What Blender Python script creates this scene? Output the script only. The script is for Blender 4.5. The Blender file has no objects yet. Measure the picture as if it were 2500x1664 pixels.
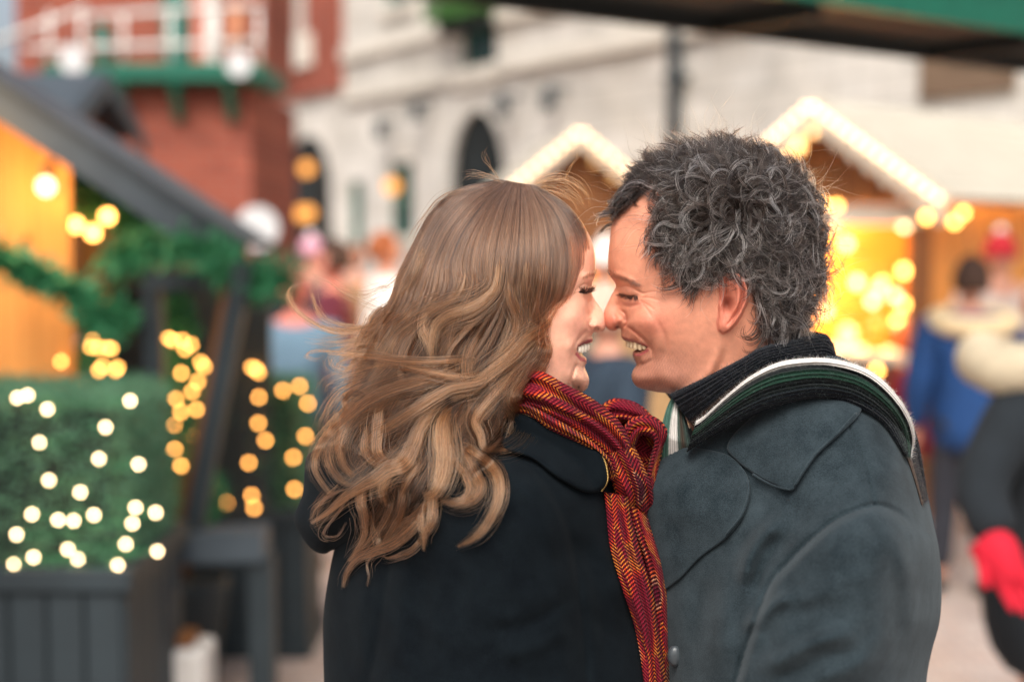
import bpy, bmesh, math, random
import numpy as np
from mathutils import Vector, Matrix
from mathutils.geometry import delaunay_2d_cdt

# ------------------------------------------------------------------ camera, sky, sun, exposure
SC = bpy.context.scene
COL = SC.collection
R = math.radians
FPX = 50.0 / 36.0 * 2500.0            # focal length in photo pixels
HC = 1.65                             # camera height
PITCH = math.atan(232.0 / FPX)
cam_d = bpy.data.cameras.new('camera'); cam = bpy.data.objects.new('camera', cam_d); COL.objects.link(cam)
cam_d.lens = 50; cam_d.sensor_width = 36; cam_d.clip_start = 0.05; cam_d.clip_end = 6000
cam.location = (0, 0, HC); cam.rotation_euler = (math.pi / 2 - PITCH, 0, 0)
cam_d.dof.use_dof = True; cam_d.dof.focus_distance = 1.47; cam_d.dof.aperture_fstop = 2.0
SC.camera = cam
world = bpy.data.worlds.new('World'); SC.world = world; world.use_nodes = True
wn = world.node_tree; wn.nodes.clear()
sky_n = wn.nodes.new('ShaderNodeTexSky'); sky_n.sky_type = 'NISHITA'; sky_n.sun_disc = False
SUN_EL, SUN_AZ = 50.0, 190.0          # azimuth measured from +Y towards +X
sky_n.sun_elevation = R(SUN_EL); sky_n.sun_rotation = R(SUN_AZ)
sky_n.air_density = 1.0; sky_n.dust_density = 6.0; sky_n.ozone_density = 0.6
hs = wn.nodes.new('ShaderNodeHueSaturation'); hs.inputs['Saturation'].default_value = 0.6
bg = wn.nodes.new('ShaderNodeBackground'); bg.inputs['Strength'].default_value = 0.11
wo = wn.nodes.new('ShaderNodeOutputWorld')
wn.links.new(sky_n.outputs[0], hs.inputs['Color']); wn.links.new(hs.outputs[0], bg.inputs[0]); wn.links.new(bg.outputs[0], wo.inputs[0])
sun_d = bpy.data.lights.new('sun', 'SUN'); sun = bpy.data.objects.new('sun', sun_d); COL.objects.link(sun)
sun_d.energy = 1.5; sun_d.angle = R(35); sun_d.color = (1.0, 0.97, 0.92)
sun.rotation_euler = Vector((-math.sin(R(SUN_AZ)) * math.cos(R(SUN_EL)), -math.cos(R(SUN_AZ)) * math.cos(R(SUN_EL)), -math.sin(R(SUN_EL)))).to_track_quat('-Z', 'Y').to_euler()
SC.view_settings.view_transform = 'Standard'; SC.view_settings.look = 'None'
SC.view_settings.exposure = 0.85; SC.view_settings.gamma = 1.0
SC.render.engine = 'CYCLES'
SC.cycles.use_denoising = True
SC.cycles.max_bounces = 8; SC.cycles.diffuse_bounces = 3; SC.cycles.glossy_bounces = 3
SC.cycles.transmission_bounces = 6; SC.cycles.transparent_max_bounces = 8
SC.cycles.sample_clamp_indirect = 4.0
SC.cycles_curves.shape = 'RIBBONS'; SC.cycles_curves.subdivisions = 2

# ------------------------------------------------------------------ helpers
rng = np.random.default_rng(7)
random.seed(7)
_cp, _sp = math.cos(PITCH), math.sin(PITCH)

def P(px, py, Y):
    """photo pixel + distance Y -> world point(s)"""
    px = np.asarray(px, float); py = np.asarray(py, float); Y = np.asarray(Y, float)
    cx = (px - 1250.0) / FPX; cy = (832.0 - py) / FPX
    dy = _cp + cy * _sp; dz = -_sp + cy * _cp
    t = Y / dy
    return np.stack(np.broadcast_arrays(cx * t, Y + 0 * t, HC + dz * t), -1)

def PV(px, py, Y): return Vector(P(px, py, Y).tolist())

def srgb(r, g, b):
    f = lambda c: (c / 255 / 12.92) if c / 255 <= 0.04045 else ((c / 255 + 0.055) / 1.055) ** 2.4
    return (f(r), f(g), f(b))

def A(*v): return np.array(v, float)

def seg_dist(x, y, pl, closed=False):
    """distance to a polyline, plus the running parameter 0..1 of the closest point"""
    pl = np.asarray(pl, float)
    if closed: pl = np.vstack([pl, pl[:1]])
    a, b = pl[:-1], pl[1:]
    L = np.hypot(*(b - a).T); cum = np.concatenate([[0], np.cumsum(L)])
    best = np.full(x.shape, 1e18); tt = np.zeros(x.shape)
    for i in range(len(a)):
        d = b[i] - a[i]
        t = np.clip(((x - a[i, 0]) * d[0] + (y - a[i, 1]) * d[1]) / max(L[i] ** 2, 1e-9), 0, 1)
        q = (x - a[i, 0] - t * d[0]) ** 2 + (y - a[i, 1] - t * d[1]) ** 2
        m = q < best
        best = np.where(m, q, best); tt = np.where(m, (cum[i] + t * L[i]) / cum[-1], tt)
    return np.sqrt(best), tt

def inside(x, y, poly):
    poly = np.asarray(poly, float); c = np.zeros(x.shape, bool)
    x0, y0 = poly[-1]
    for x1, y1 in poly:
        if y1 != y0:
            k = ((y1 > y) != (y0 > y)) & (x < (x0 - x1) * (y - y1) / (y0 - y1) + x1)
            c ^= k
        x0, y0 = x1, y1
    return c

def sdf(x, y, poly):
    d, _ = seg_dist(x, y, poly, True)
    return np.where(inside(x, y, poly), d, -d)

def ridge(x, y, pl, amp, sig, taper=True):
    d, t = seg_dist(x, y, spline(pl, n=4 * len(pl)) if len(pl) > 2 else pl)
    k = amp * np.exp(-(d / sig) ** 2)
    if taper: k = k * np.clip(4 * t + 0.25, 0, 1) * np.clip(4 * (1 - t) + 0.25, 0, 1)
    return k

def blob(x, y, cx, cy, sx, sy, amp, rot=0.0):
    c, s = math.cos(rot), math.sin(rot)
    u = (x - cx) * c + (y - cy) * s; v = -(x - cx) * s + (y - cy) * c
    return amp * np.exp(-(u / sx) ** 2 - (v / sy) ** 2)

def sstep(a, b, v):
    t = np.clip((v - a) / (b - a), 0, 1); return t * t * (3 - 2 * t)

def spline(pts, n=None, step=None, closed=False):
    """Catmull-Rom through points of any dimension, evenly resampled"""
    p = np.asarray(pts, float)
    if closed: q = np.vstack([p[-1], p, p[0], p[1]]); ns = len(p)
    else: q = np.vstack([2 * p[0] - p[1], p, 2 * p[-1] - p[-2]]); ns = len(p) - 1
    out = []
    K = 12
    for i in range(ns):
        a, b, c, d = q[i:i + 4]
        t = (np.arange(K) / K)[:, None]
        out.append(0.5 * ((2 * b) + (c - a) * t + (2 * a - 5 * b + 4 * c - d) * t ** 2 + (3 * b - a - 3 * c + d) * t ** 3))
    out.append(q[-2:-1] if not closed else p[:1])
    o = np.vstack(out)
    L = np.concatenate([[0], np.cumsum(np.linalg.norm(np.diff(o[:, :2] if o.shape[1] > 3 else o, axis=0), axis=1))])
    if n is None: n = max(3, int(L[-1] / step) + 1)
    s = np.linspace(0, L[-1], n + 1 if closed else n)
    r = np.stack([np.interp(s, L, o[:, k]) for k in range(o.shape[1])], 1)
    return r[:-1] if closed else r

class TPS:
    """thin plate spline through scattered values"""
    def __init__(s, pts, val, reg=1e-3):
        s.p = np.asarray(pts, float) / 100.0; n = len(s.p)
        K = s.U(s.p, s.p) + reg * np.eye(n)
        Q = np.hstack([np.ones((n, 1)), s.p])
        Mx = np.zeros((n + 3, n + 3)); Mx[:n, :n] = K; Mx[:n, n:] = Q; Mx[n:, :n] = Q.T
        s.w = np.linalg.solve(Mx, np.concatenate([np.asarray(val, float), np.zeros(3)]))
    @staticmethod
    def U(a, b):
        d = ((a[:, None] - b[None]) ** 2).sum(-1)
        return np.where(d > 0, d * np.log(np.maximum(d, 1e-12)), 0)
    def __call__(s, x, y):
        q = np.stack([np.ravel(x), np.ravel(y)], 1) / 100.0; o = np.empty(len(q)); n = len(s.p)
        for i in range(0, len(q), 4000):
            c = q[i:i + 4000]
            o[i:i + 4000] = s.U(c, s.p) @ s.w[:n] + s.w[n] + c @ s.w[n + 1:]
        return o.reshape(np.shape(x))

# ---------------------------------------------------------------- objects
def link(name, data, parent=None):
    o = bpy.data.objects.new(name, data); COL.objects.link(o)
    if parent is not None: o.parent = parent
    return o

def tag(o, label=None, cat=None, group=None, kind=None):
    if label: o['label'] = label
    if cat: o['category'] = cat
    if group: o['group'] = group
    if kind: o['kind'] = kind
    return o

def thing(name, label, cat, loc=(0, 0, 0), group=None, rz=0.0):
    o = link(name, None); o.location = loc; o.rotation_euler[2] = rz
    return tag(o, label, cat, group)

def mesh_obj(name, verts, faces, m, parent=None, smooth=True, local=True, col=None, uv=None):
    """verts in world space when local is False: they are moved into the parent's space"""
    me = bpy.data.meshes.new(name)
    v = np.asarray(verts, float)
    if parent is not None and not local:
        mi = np.array(parent_matrix(parent).inverted())
        v = v @ mi[:3, :3].T + mi[:3, 3]
    me.from_pydata(v.tolist(), [], [list(map(int, f)) for f in faces])
    if m is not None: me.materials.append(m)
    if smooth: me.polygons.foreach_set('use_smooth', [True] * len(me.polygons))
    if col is not None:
        ca = me.color_attributes.new('Col', 'FLOAT_COLOR', 'POINT')
        c4 = np.ones((len(v), 4)); c4[:, :3] = col
        ca.data.foreach_set('color', c4.ravel())
    if uv is not None:
        at = me.attributes.new('pat', 'FLOAT_VECTOR', 'POINT')
        u3 = np.zeros((len(v), 3)); u3[:, :uv.shape[1]] = uv
        at.data.foreach_set('vector', u3.ravel())
    me.update()
    return link(name, me, parent)

def parent_matrix(o):
    m = Matrix.LocRotScale(o.location, o.rotation_euler, o.scale)
    return parent_matrix(o.parent) @ m if o.parent else m

class MB:
    """collects simple shapes into one mesh"""
    def __init__(s): s.v = []; s.f = []
    def add(s, v, f):
        n = len(s.v); s.v.extend([tuple(map(float, q)) for q in v]); s.f.extend([tuple(i + n for i in q) for q in f]); return s
    def box(s, a, b, M_=None, bev=0.0):
        (x0, y0, z0), (x1, y1, z1) = a, b
        if bev <= 0:
            v = [(x0, y0, z0), (x1, y0, z0), (x1, y1, z0), (x0, y1, z0), (x0, y0, z1), (x1, y0, z1), (x1, y1, z1), (x0, y1, z1)]
            f = [(0, 3, 2, 1), (4, 5, 6, 7), (0, 1, 5, 4), (1, 2, 6, 5), (2, 3, 7, 6), (3, 0, 4, 7)]
        else:
            bm = bmesh.new(); bmesh.ops.create_cube(bm, size=1)
            for w in bm.verts: w.co = Vector(((x0 + x1) / 2 + w.co.x * (x1 - x0), (y0 + y1) / 2 + w.co.y * (y1 - y0), (z0 + z1) / 2 + w.co.z * (z1 - z0)))
            bmesh.ops.bevel(bm, geom=bm.edges[:], offset=bev, segments=1, affect='EDGES')
            bm.verts.index_update(); v = [tuple(w.co) for w in bm.verts]; f = [[w.index for w in q.verts] for q in bm.faces]; bm.free()
        if M_ is not None: v = [tuple(M_ @ Vector(q)) for q in v]
        return s.add(v, f)
    def tube(s, pts, r, n=8, cap=True):
        pts = [Vector(p) for p in pts]; m = len(pts)
        rr = [r] * m if np.isscalar(r) else list(r)
        v, f = [], []
        up = None
        for i, p in enumerate(pts):
            t = (pts[min(i + 1, m - 1)] - pts[max(i - 1, 0)]).normalized()
            if up is None: up = Vector((0, 0, 1)) if abs(t.z) < 0.9 else Vector((1, 0, 0))
            a = t.cross(up)
            if a.length < 1e-6: a = t.orthogonal()
            a.normalize(); b = a.cross(t); up = b
            for k in range(n):
                w = 2 * math.pi * k / n; v.append(p + (a * math.cos(w) + b * math.sin(w)) * rr[i])
        for i in range(m - 1):
            for k in range(n):
                f.append((i * n + k, i * n + (k + 1) % n, (i + 1) * n + (k + 1) % n, (i + 1) * n + k))
        if cap: f.append(tuple(range(n))[::-1]); f.append(tuple((m - 1) * n + k for k in range(n)))
        return s.add(v, f)
    def bar(s, a, b, w, h, up=(0, 0, 1)):
        a, b = Vector(a), Vector(b); t = (b - a).normalized(); x = t.cross(Vector(up)).normalized(); y = x.cross(t)
        v = [p + x * (i * w / 2) + y * (j * h / 2) for p in (a, b) for i, j in ((-1, -1), (1, -1), (1, 1), (-1, 1))]
        return s.add(v, [(0, 1, 2, 3), (7, 6, 5, 4), (0, 4, 5, 1), (1, 5, 6, 2), (2, 6, 7, 3), (3, 7, 4, 0)])
    def prism(s, poly, d, M_=None):
        """poly: (x,z) outline extruded along y by d"""
        n = len(poly)
        v = [(x, 0, z) for x, z in poly] + [(x, d, z) for x, z in poly]
        f = [tuple(range(n)), tuple(range(2 * n - 1, n - 1, -1))] + [(i, i + n, (i + 1) % n + n, (i + 1) % n) for i in range(n)]
        if M_ is not None: v = [tuple(M_ @ Vector(q)) for q in v]
        return s.add(v, f)
    def ball(s, c, r, n=10, sq=(1, 1, 1)):
        v, f = [], []
        c = Vector(c); m = max(4, n // 2)
        v.append(c + Vector((0, 0, r * sq[2])))
        for i in range(1, m):
            ph = math.pi * i / m
            for k in range(n):
                th = 2 * math.pi * k / n
                v.append(c + Vector((r * sq[0] * math.sin(ph) * math.cos(th), r * sq[1] * math.sin(ph) * math.sin(th), r * sq[2] * math.cos(ph))))
        v.append(c - Vector((0, 0, r * sq[2]))); e = len(v) - 1
        for k in range(n): f.append((0, 1 + k, 1 + (k + 1) % n)); f.append((e, e - n + (k + 1) % n, e - n + k))
        for i in range(m - 2):
            for k in range(n):
                f.append((1 + i * n + k, 1 + (i + 1) * n + k, 1 + (i + 1) * n + (k + 1) % n, 1 + i * n + (k + 1) % n))
        return s.add(v, f)
    def build(s, name, m, parent=None, smooth=False, local=True):
        return mesh_obj(name, s.v, s.f, m, parent, smooth, local)

# ---------------------------------------------------------------- materials
def nodes(name):
    m = bpy.data.materials.new(name); m.use_nodes = True
    nt = m.node_tree; b = nt.nodes['Principled BSDF']
    return m, nt, b

def setp(b, **k):
    for n, v in k.items():
        n = n.replace('_', ' ')
        if n in b.inputs: b.inputs[n].default_value = v

def mat(name, col, rough=0.7, var=0.18, scale=12.0, bump=0.0, bscale=80.0, metal=0.0, col2=None, spec=0.4, sheen=0.0, stretch=None):
    m, nt, b = nodes(name); L = nt.links.new
    setp(b, Roughness=rough, Metallic=metal, Specular_IOR_Level=spec, Sheen_Weight=sheen)
    tc = nt.nodes.new('ShaderNodeTexCoord')
    mp = nt.nodes.new('ShaderNodeMapping'); L(tc.outputs['Object'], mp.inputs[0])
    if stretch: mp.inputs['Scale'].default_value = stretch
    nz = nt.nodes.new('ShaderNodeTexNoise'); nz.inputs['Scale'].default_value = scale; nz.inputs['Detail'].default_value = 5
    L(mp.outputs[0], nz.inputs['Vector'])
    cr = nt.nodes.new('ShaderNodeValToRGB'); L(nz.outputs['Fac'], cr.inputs[0])
    c = np.array(col); d = np.array(col2) if col2 is not None else c * (1 - 2 * var)
    cr.color_ramp.elements[0].color = (*np.clip(d if col2 is not None else c * (1 - var), 0, 1), 1); cr.color_ramp.elements[0].position = 0.3
    cr.color_ramp.elements[1].color = (*np.clip(c if col2 is not None else c * (1 + var), 0, 1), 1); cr.color_ramp.elements[1].position = 0.7
    L(cr.outputs[0], b.inputs['Base Color'])
    if bump:
        n2 = nt.nodes.new('ShaderNodeTexNoise'); n2.inputs['Scale'].default_value = bscale; n2.inputs['Detail'].default_value = 4
        L(mp.outputs[0], n2.inputs['Vector'])
        bp = nt.nodes.new('ShaderNodeBump'); bp.inputs['Strength'].default_value = bump; bp.inputs['Distance'].default_value = 0.01
        L(n2.outputs['Fac'], bp.inputs['Height']); L(bp.outputs[0], b.inputs['Normal'])
    return m

def glow(name, col, strength, sample=False):
    m = bpy.data.materials.new(name); m.use_nodes = True; nt = m.node_tree; nt.nodes.clear()
    e = nt.nodes.new('ShaderNodeEmission'); e.inputs[0].default_value = (*col, 1); e.inputs[1].default_value = strength
    o = nt.nodes.new('ShaderNodeOutputMaterial'); nt.links.new(e.outputs[0], o.inputs[0])
    if not sample: m.cycles.emission_sampling = 'NONE'
    return m

def attr_mat(name, rough=0.5, sss=0.0, sss_r=(0.01, 0.004, 0.002), bump=0.0, bscale=600.0, spec=0.4, sheen=0.0, var=0.0, vscale=200.0):
    m, nt, b = nodes(name); L = nt.links.new
    at = nt.nodes.new('ShaderNodeAttribute'); at.attribute_name = 'Col'
    setp(b, Roughness=rough, Specular_IOR_Level=spec, Sheen_Weight=sheen)
    tc = nt.nodes.new('ShaderNodeTexCoord')
    if var:
        nz = nt.nodes.new('ShaderNodeTexNoise'); nz.inputs['Scale'].default_value = vscale; nz.inputs['Detail'].default_value = 4
        L(tc.outputs['Object'], nz.inputs['Vector'])
        mr = nt.nodes.new('ShaderNodeMapRange'); mr.inputs['From Min'].default_value = 0.3; mr.inputs['From Max'].default_value = 0.7
        mr.inputs['To Min'].default_value = 1 - var; mr.inputs['To Max'].default_value = 1 + var; L(nz.outputs['Fac'], mr.inputs['Value'])
        mx = nt.nodes.new('ShaderNodeMix'); mx.data_type = 'RGBA'; mx.blend_type = 'MULTIPLY'; mx.inputs['Factor'].default_value = 1
        L(at.outputs['Color'], mx.inputs['A']); L(mr.outputs[0], mx.inputs['B']); L(mx.outputs['Result'], b.inputs['Base Color'])
    else: L(at.outputs['Color'], b.inputs['Base Color'])
    if sss:
        b.inputs['Subsurface Weight'].default_value = sss; b.inputs['Subsurface Radius'].default_value = sss_r; b.inputs['Subsurface Scale'].default_value = 1.0
    if bump:
        n2 = nt.nodes.new('ShaderNodeTexNoise'); n2.inputs['Scale'].default_value = bscale; n2.inputs['Detail'].default_value = 3
        L(tc.outputs['Object'], n2.inputs['Vector'])
        bp = nt.nodes.new('ShaderNodeBump'); bp.inputs['Strength'].default_value = bump; bp.inputs['Distance'].default_value = 0.002
        L(n2.outputs['Fac'], bp.inputs['Height']); L(bp.outputs[0], b.inputs['Normal'])
    return m

def hair_mat(name, rough=0.35, rrough=0.4, coat=0.0, ior=1.5):
    m = bpy.data.materials.new(name); m.use_nodes = True; nt = m.node_tree; nt.nodes.clear()
    h = nt.nodes.new('ShaderNodeBsdfHairPrincipled'); h.parametrization = 'COLOR'
    at = nt.nodes.new('ShaderNodeAttribute'); at.attribute_name = 'tint'
    nt.links.new(at.outputs['Color'], h.inputs['Color'])
    h.inputs['Roughness'].default_value = rough; h.inputs['Radial Roughness'].default_value = rrough; h.inputs['Coat'].default_value = coat; h.inputs['IOR'].default_value = ior
    o = nt.nodes.new('ShaderNodeOutputMaterial'); nt.links.new(h.outputs[0], o.inputs[0])
    return m

def strands(name, arrs, rad, tint, m, parent=None):
    """arrs: list of (k,3) arrays; rad: per strand root radius; tint: per strand colour"""
    cd = bpy.data.hair_curves.new(name)
    sizes = [len(a) for a in arrs]
    cd.add_curves(sizes)
    pos = np.vstack(arrs)
    if parent is not None:
        mi = np.array(parent_matrix(parent).inverted()); pos = pos @ mi[:3, :3].T + mi[:3, 3]
    cd.attributes['position'].data.foreach_set('vector', pos.astype(np.float32).ravel())
    ra = cd.attributes.get('radius') or cd.attributes.new('radius', 'FLOAT', 'POINT')
    rr = np.concatenate([r0 * np.clip(1.15 - np.linspace(0, 1, n) ** 2, 0.12, 1) for r0, n in zip(rad, sizes)])
    ra.data.foreach_set('value', rr.astype(np.float32))
    ta = cd.attributes.new('tint', 'FLOAT_COLOR', 'POINT')
    if isinstance(tint, tuple): root, tip, g = tint; tint = None      # per strand root colour, tip colour, bend of the gradient
    t4 = np.ones((len(pos), 4))
    t4[:, :3] = np.repeat(tint, sizes, 0) if tint is not None else np.vstack([r_[None] + (p_ - r_)[None] * (np.linspace(0, 1, n) ** g)[:, None] for r_, p_, n in zip(root, tip, sizes)])
    ta.data.foreach_set('color', t4.astype(np.float32).ravel())
    cd.materials.append(m)
    return link(name, cd, parent)

# ---------------------------------------------------------------- rounded forms grown out of an outline
def field_mesh(poly, wfun, Ys, step, mirror=True, dense=None, rings=(0.25, 1.0, 2.2), backfun=None):
    """Triangulate the outline (photo pixels on the plane Y=Ys); each point stands w metres in front of the plane,
    the other half is the mirror image. Returns verts, faces, (x,y) per vert, side per vert."""
    b = spline(poly, step=step * 0.8, closed=True) if len(poly) < 400 else np.asarray(poly, float)
    xs = np.arange(b[:, 0].min(), b[:, 0].max(), step); ys = np.arange(b[:, 1].min(), b[:, 1].max(), step * 0.87)
    gx, gy = np.meshgrid(xs, ys); gx = gx + (np.arange(len(ys)) % 2)[:, None] * step * 0.5
    pts = np.stack([gx.ravel(), gy.ravel()], 1)
    if dense is not None:
        for (x0, y0, x1, y1, st) in dense:
            k = (pts[:, 0] > x0) & (pts[:, 0] < x1) & (pts[:, 1] > y0) & (pts[:, 1] < y1)
            pts = pts[~k]
            ax, ay = np.meshgrid(np.arange(x0, x1, st), np.arange(y0, y1, st * 0.87)); ax = ax + (np.arange(ax.shape[0]) % 2)[:, None] * st * 0.5
            pts = np.vstack([pts, np.stack([ax.ravel(), ay.ravel()], 1)])
    s = sdf(pts[:, 0], pts[:, 1], b)
    pts = pts[s > step * (rings[-1] + 0.5 if rings else 0.6)]
    t = np.roll(b, -1, 0) - np.roll(b, 1, 0); t /= np.linalg.norm(t, axis=1)[:, None] + 1e-9
    nrm = np.stack([-t[:, 1], t[:, 0]], 1)
    area = 0.5 * np.sum(b[:, 0] * np.roll(b[:, 1], -1) - np.roll(b[:, 0], -1) * b[:, 1])
    if area < 0: nrm = -nrm
    ringp = []
    for r_ in rings:
        q = b + nrm * r_ * step * 0.8
        d = sdf(q[:, 0], q[:, 1], b)
        ringp.append(q[d > r_ * step * 0.8 * 0.85])
    allp = np.vstack([b] + ringp + [pts])
    n = len(b)
    ed = [(i, (i + 1) % n) for i in range(n)]
    vo, eo, fo, ov, oe, of = delaunay_2d_cdt([Vector(p) for p in allp.tolist()], ed, [], 1, 1e-4)
    xy = np.array([tuple(v) for v in vo]); F = np.array([list(f) for f in fo if len(f) == 3])
    bd = seg_dist(xy[:, 0], xy[:, 1], b, True)[0] < 1e-3
    w = np.maximum(wfun(xy[:, 0], xy[:, 1]), 0.0)
    w[bd] = 0
    V = P(xy[:, 0], xy[:, 1], Ys - w)
    # front faces should look at -Y
    a, b_, c = xy[F[:, 0]], xy[F[:, 1]], xy[F[:, 2]]
    cr = (b_[:, 0] - a[:, 0]) * (c[:, 1] - a[:, 1]) - (b_[:, 1] - a[:, 1]) * (c[:, 0] - a[:, 0])
    F = np.where((cr > 0)[:, None], F[:, ::-1], F)
    if not mirror: return V, F, xy, np.zeros(len(xy), int)
    idx = np.full(len(xy), -1); nb = np.where(~bd)[0]
    idx[bd] = np.where(bd)[0]; idx[nb] = len(xy) + np.arange(len(nb))
    Vm = V[nb].copy(); Vm[:, 1] = 2 * Ys - Vm[:, 1]
    if backfun is not None: Vm = backfun(Vm)
    F2 = idx[F][:, ::-1]
    return np.vstack([V, Vm]), np.vstack([F, F2]), np.vstack([xy, xy[nb]]), np.concatenate([np.zeros(len(xy), int), np.ones(len(nb), int)])

def patch_mesh(poly, wfun, Ys, step, thick, lift, edge=6.0):
    """a cloth piece lying on a form: front sheet lifted off wfun, closed by a back sheet; edges rounded"""
    b = spline(poly, step=step * 0.9, closed=True)
    def front(x, y):
        d = sdf(x, y, b); return wfun(x, y) + lift + thick * np.sqrt(np.clip(1 - (1 - np.clip(d / edge, 0, 1)) ** 2, 0, 1))
    xs = np.arange(b[:, 0].min(), b[:, 0].max(), step); ys = np.arange(b[:, 1].min(), b[:, 1].max(), step * 0.87)
    gx, gy = np.meshgrid(xs, ys); gx = gx + (np.arange(len(ys)) % 2)[:, None] * step * 0.5
    pts = np.stack([gx.ravel(), gy.ravel()], 1); pts = pts[sdf(pts[:, 0], pts[:, 1], b) > edge * 1.0 + step * 0.4]
    c0 = b.mean(0)
    t = np.roll(b, -1, 0) - np.roll(b, 1, 0); t /= np.linalg.norm(t, axis=1)[:, None] + 1e-9
    nrm = np.stack([-t[:, 1], t[:, 0]], 1)
    if 0.5 * np.sum(b[:, 0] * np.roll(b[:, 1], -1) - np.roll(b[:, 0], -1) * b[:, 1]) < 0: nrm = -nrm
    ringp = []
    for q_ in (0.12, 0.35, 0.7, 1.0):
        q = b + nrm * q_ * edge; d = sdf(q[:, 0], q[:, 1], b); ringp.append(q[d > q_ * edge * 0.8])
    allp = np.vstack([b] + ringp + [pts]); n = len(b)
    vo, eo, fo, *_ = delaunay_2d_cdt([Vector(p) for p in allp.tolist()], [(i, (i + 1) % n) for i in range(n)], [], 1, 1e-4)
    xy = np.array([tuple(v) for v in vo]); F = np.array([list(f) for f in fo if len(f) == 3])
    a, b_, c = xy[F[:, 0]], xy[F[:, 1]], xy[F[:, 2]]
    cr = (b_[:, 0] - a[:, 0]) * (c[:, 1] - a[:, 1]) - (b_[:, 1] - a[:, 1]) * (c[:, 0] - a[:, 0])
    F = np.where((cr > 0)[:, None], F[:, ::-1], F)
    bd = seg_dist(xy[:, 0], xy[:, 1], b, True)[0] < 1e-3
    w = front(xy[:, 0], xy[:, 1])
    V = P(xy[:, 0], xy[:, 1], Ys - w)
    wb = wfun(xy[:, 0], xy[:, 1]) + lift * 0.5 - 0.002
    nb = np.where(~bd)[0]; idx = np.full(len(xy), -1); idx[bd] = np.where(bd)[0]; idx[nb] = len(xy) + np.arange(len(nb))
    Vb = P(xy[nb, 0], xy[nb, 1], Ys - wb[nb])
    return np.vstack([V, Vb]), np.vstack([F, idx[F][:, ::-1]]), np.vstack([xy, xy[nb]])
# ================================================================== setting: ground and buildings
def brick_mat(name, c1, c2, mort, scale, bw=0.5, rh=0.25, rough=0.85, ms=0.02, swap=None, bump=0.4):
    m, nt, b = nodes(name); L = nt.links.new
    setp(b, Roughness=rough, Specular_IOR_Level=0.2)
    tc = nt.nodes.new('ShaderNodeTexCoord'); mp = nt.nodes.new('ShaderNodeMapping'); L(tc.outputs['Object'], mp.inputs[0])
    if swap: mp.inputs['Rotation'].default_value = swap
    bt = nt.nodes.new('ShaderNodeTexBrick'); L(mp.outputs[0], bt.inputs['Vector'])
    bt.inputs['Color1'].default_value = (*c1, 1); bt.inputs['Color2'].default_value = (*c2, 1); bt.inputs['Mortar'].default_value = (*mort, 1)
    bt.inputs['Scale'].default_value = scale; bt.inputs['Mortar Size'].default_value = ms; bt.inputs['Brick Width'].default_value = bw; bt.inputs['Row Height'].default_value = rh; bt.inputs['Bias'].default_value = 0.0
    nz = nt.nodes.new('ShaderNodeTexNoise'); nz.inputs['Scale'].default_value = 1.3; nz.inputs['Detail'].default_value = 6; L(tc.outputs['Object'], nz.inputs['Vector'])
    mr = nt.nodes.new('ShaderNodeMapRange'); mr.inputs['From Min'].default_value = 0.3; mr.inputs['From Max'].default_value = 0.7; mr.inputs['To Min'].default_value = 0.78; mr.inputs['To Max'].default_value = 1.15; L(nz.outputs['Fac'], mr.inputs['Value'])
    mx = nt.nodes.new('ShaderNodeMix'); mx.data_type = 'RGBA'; mx.blend_type = 'MULTIPLY'; mx.inputs['Factor'].default_value = 1
    L(bt.outputs['Color'], mx.inputs['A']); L(mr.outputs[0], mx.inputs['B']); L(mx.outputs['Result'], b.inputs['Base Color'])
    bp = nt.nodes.new('ShaderNodeBump'); bp.inputs['Strength'].default_value = bump; bp.inputs['Distance'].default_value = 0.02; bp.invert = True
    L(bt.outputs['Fac'], bp.inputs['Height']); L(bp.outputs[0], b.inputs['Normal'])
    return m

paving_m = brick_mat('paving', srgb(182, 168, 160), srgb(166, 146, 136), srgb(140, 132, 126), 4.0, 0.5, 0.25, 0.75)
g = MB(); g.add([(-2500, -2500, 0), (2500, -2500, 0), (2500, 2500, 0), (-2500, 2500, 0)], [(0, 1, 2, 3)])
tag(g.build('ground', paving_m), kind='structure')

stone_m = brick_mat('pale_limestone', srgb(214, 210, 202), srgb(198, 193, 183), srgb(174, 170, 162), 1.0, 0.62, 0.3, 0.9, 0.012, (math.pi / 2, 0, 0))
redbrick_m = brick_mat('red_brick', srgb(158, 84, 66), srgb(132, 66, 54), srgb(140, 112, 98), 4.2, 0.9, 0.3, 0.9, 0.02, (math.pi / 2, 0, 0))
trim_m = mat('pale_stone_trim', srgb(208, 202, 190), rough=0.9, var=0.08, scale=3)
teal_m = mat('teal_paint', srgb(30, 104, 92), rough=0.55, var=0.15)
green_m = mat('dark_green_paint', srgb(12, 92, 72), rough=0.5, var=0.15)
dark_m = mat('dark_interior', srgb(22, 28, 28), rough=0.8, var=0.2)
glass_m, _nt, _b = nodes('window_glass'); setp(_b, Base_Color=(*srgb(20, 44, 42), 1), Roughness=0.08, Specular_IOR_Level=0.5)
white_m = mat('white_paint', srgb(214, 210, 204), rough=0.6, var=0.06)
iron_m = mat('dark_iron', srgb(58, 66, 70), rough=0.55, var=0.15)

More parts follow.
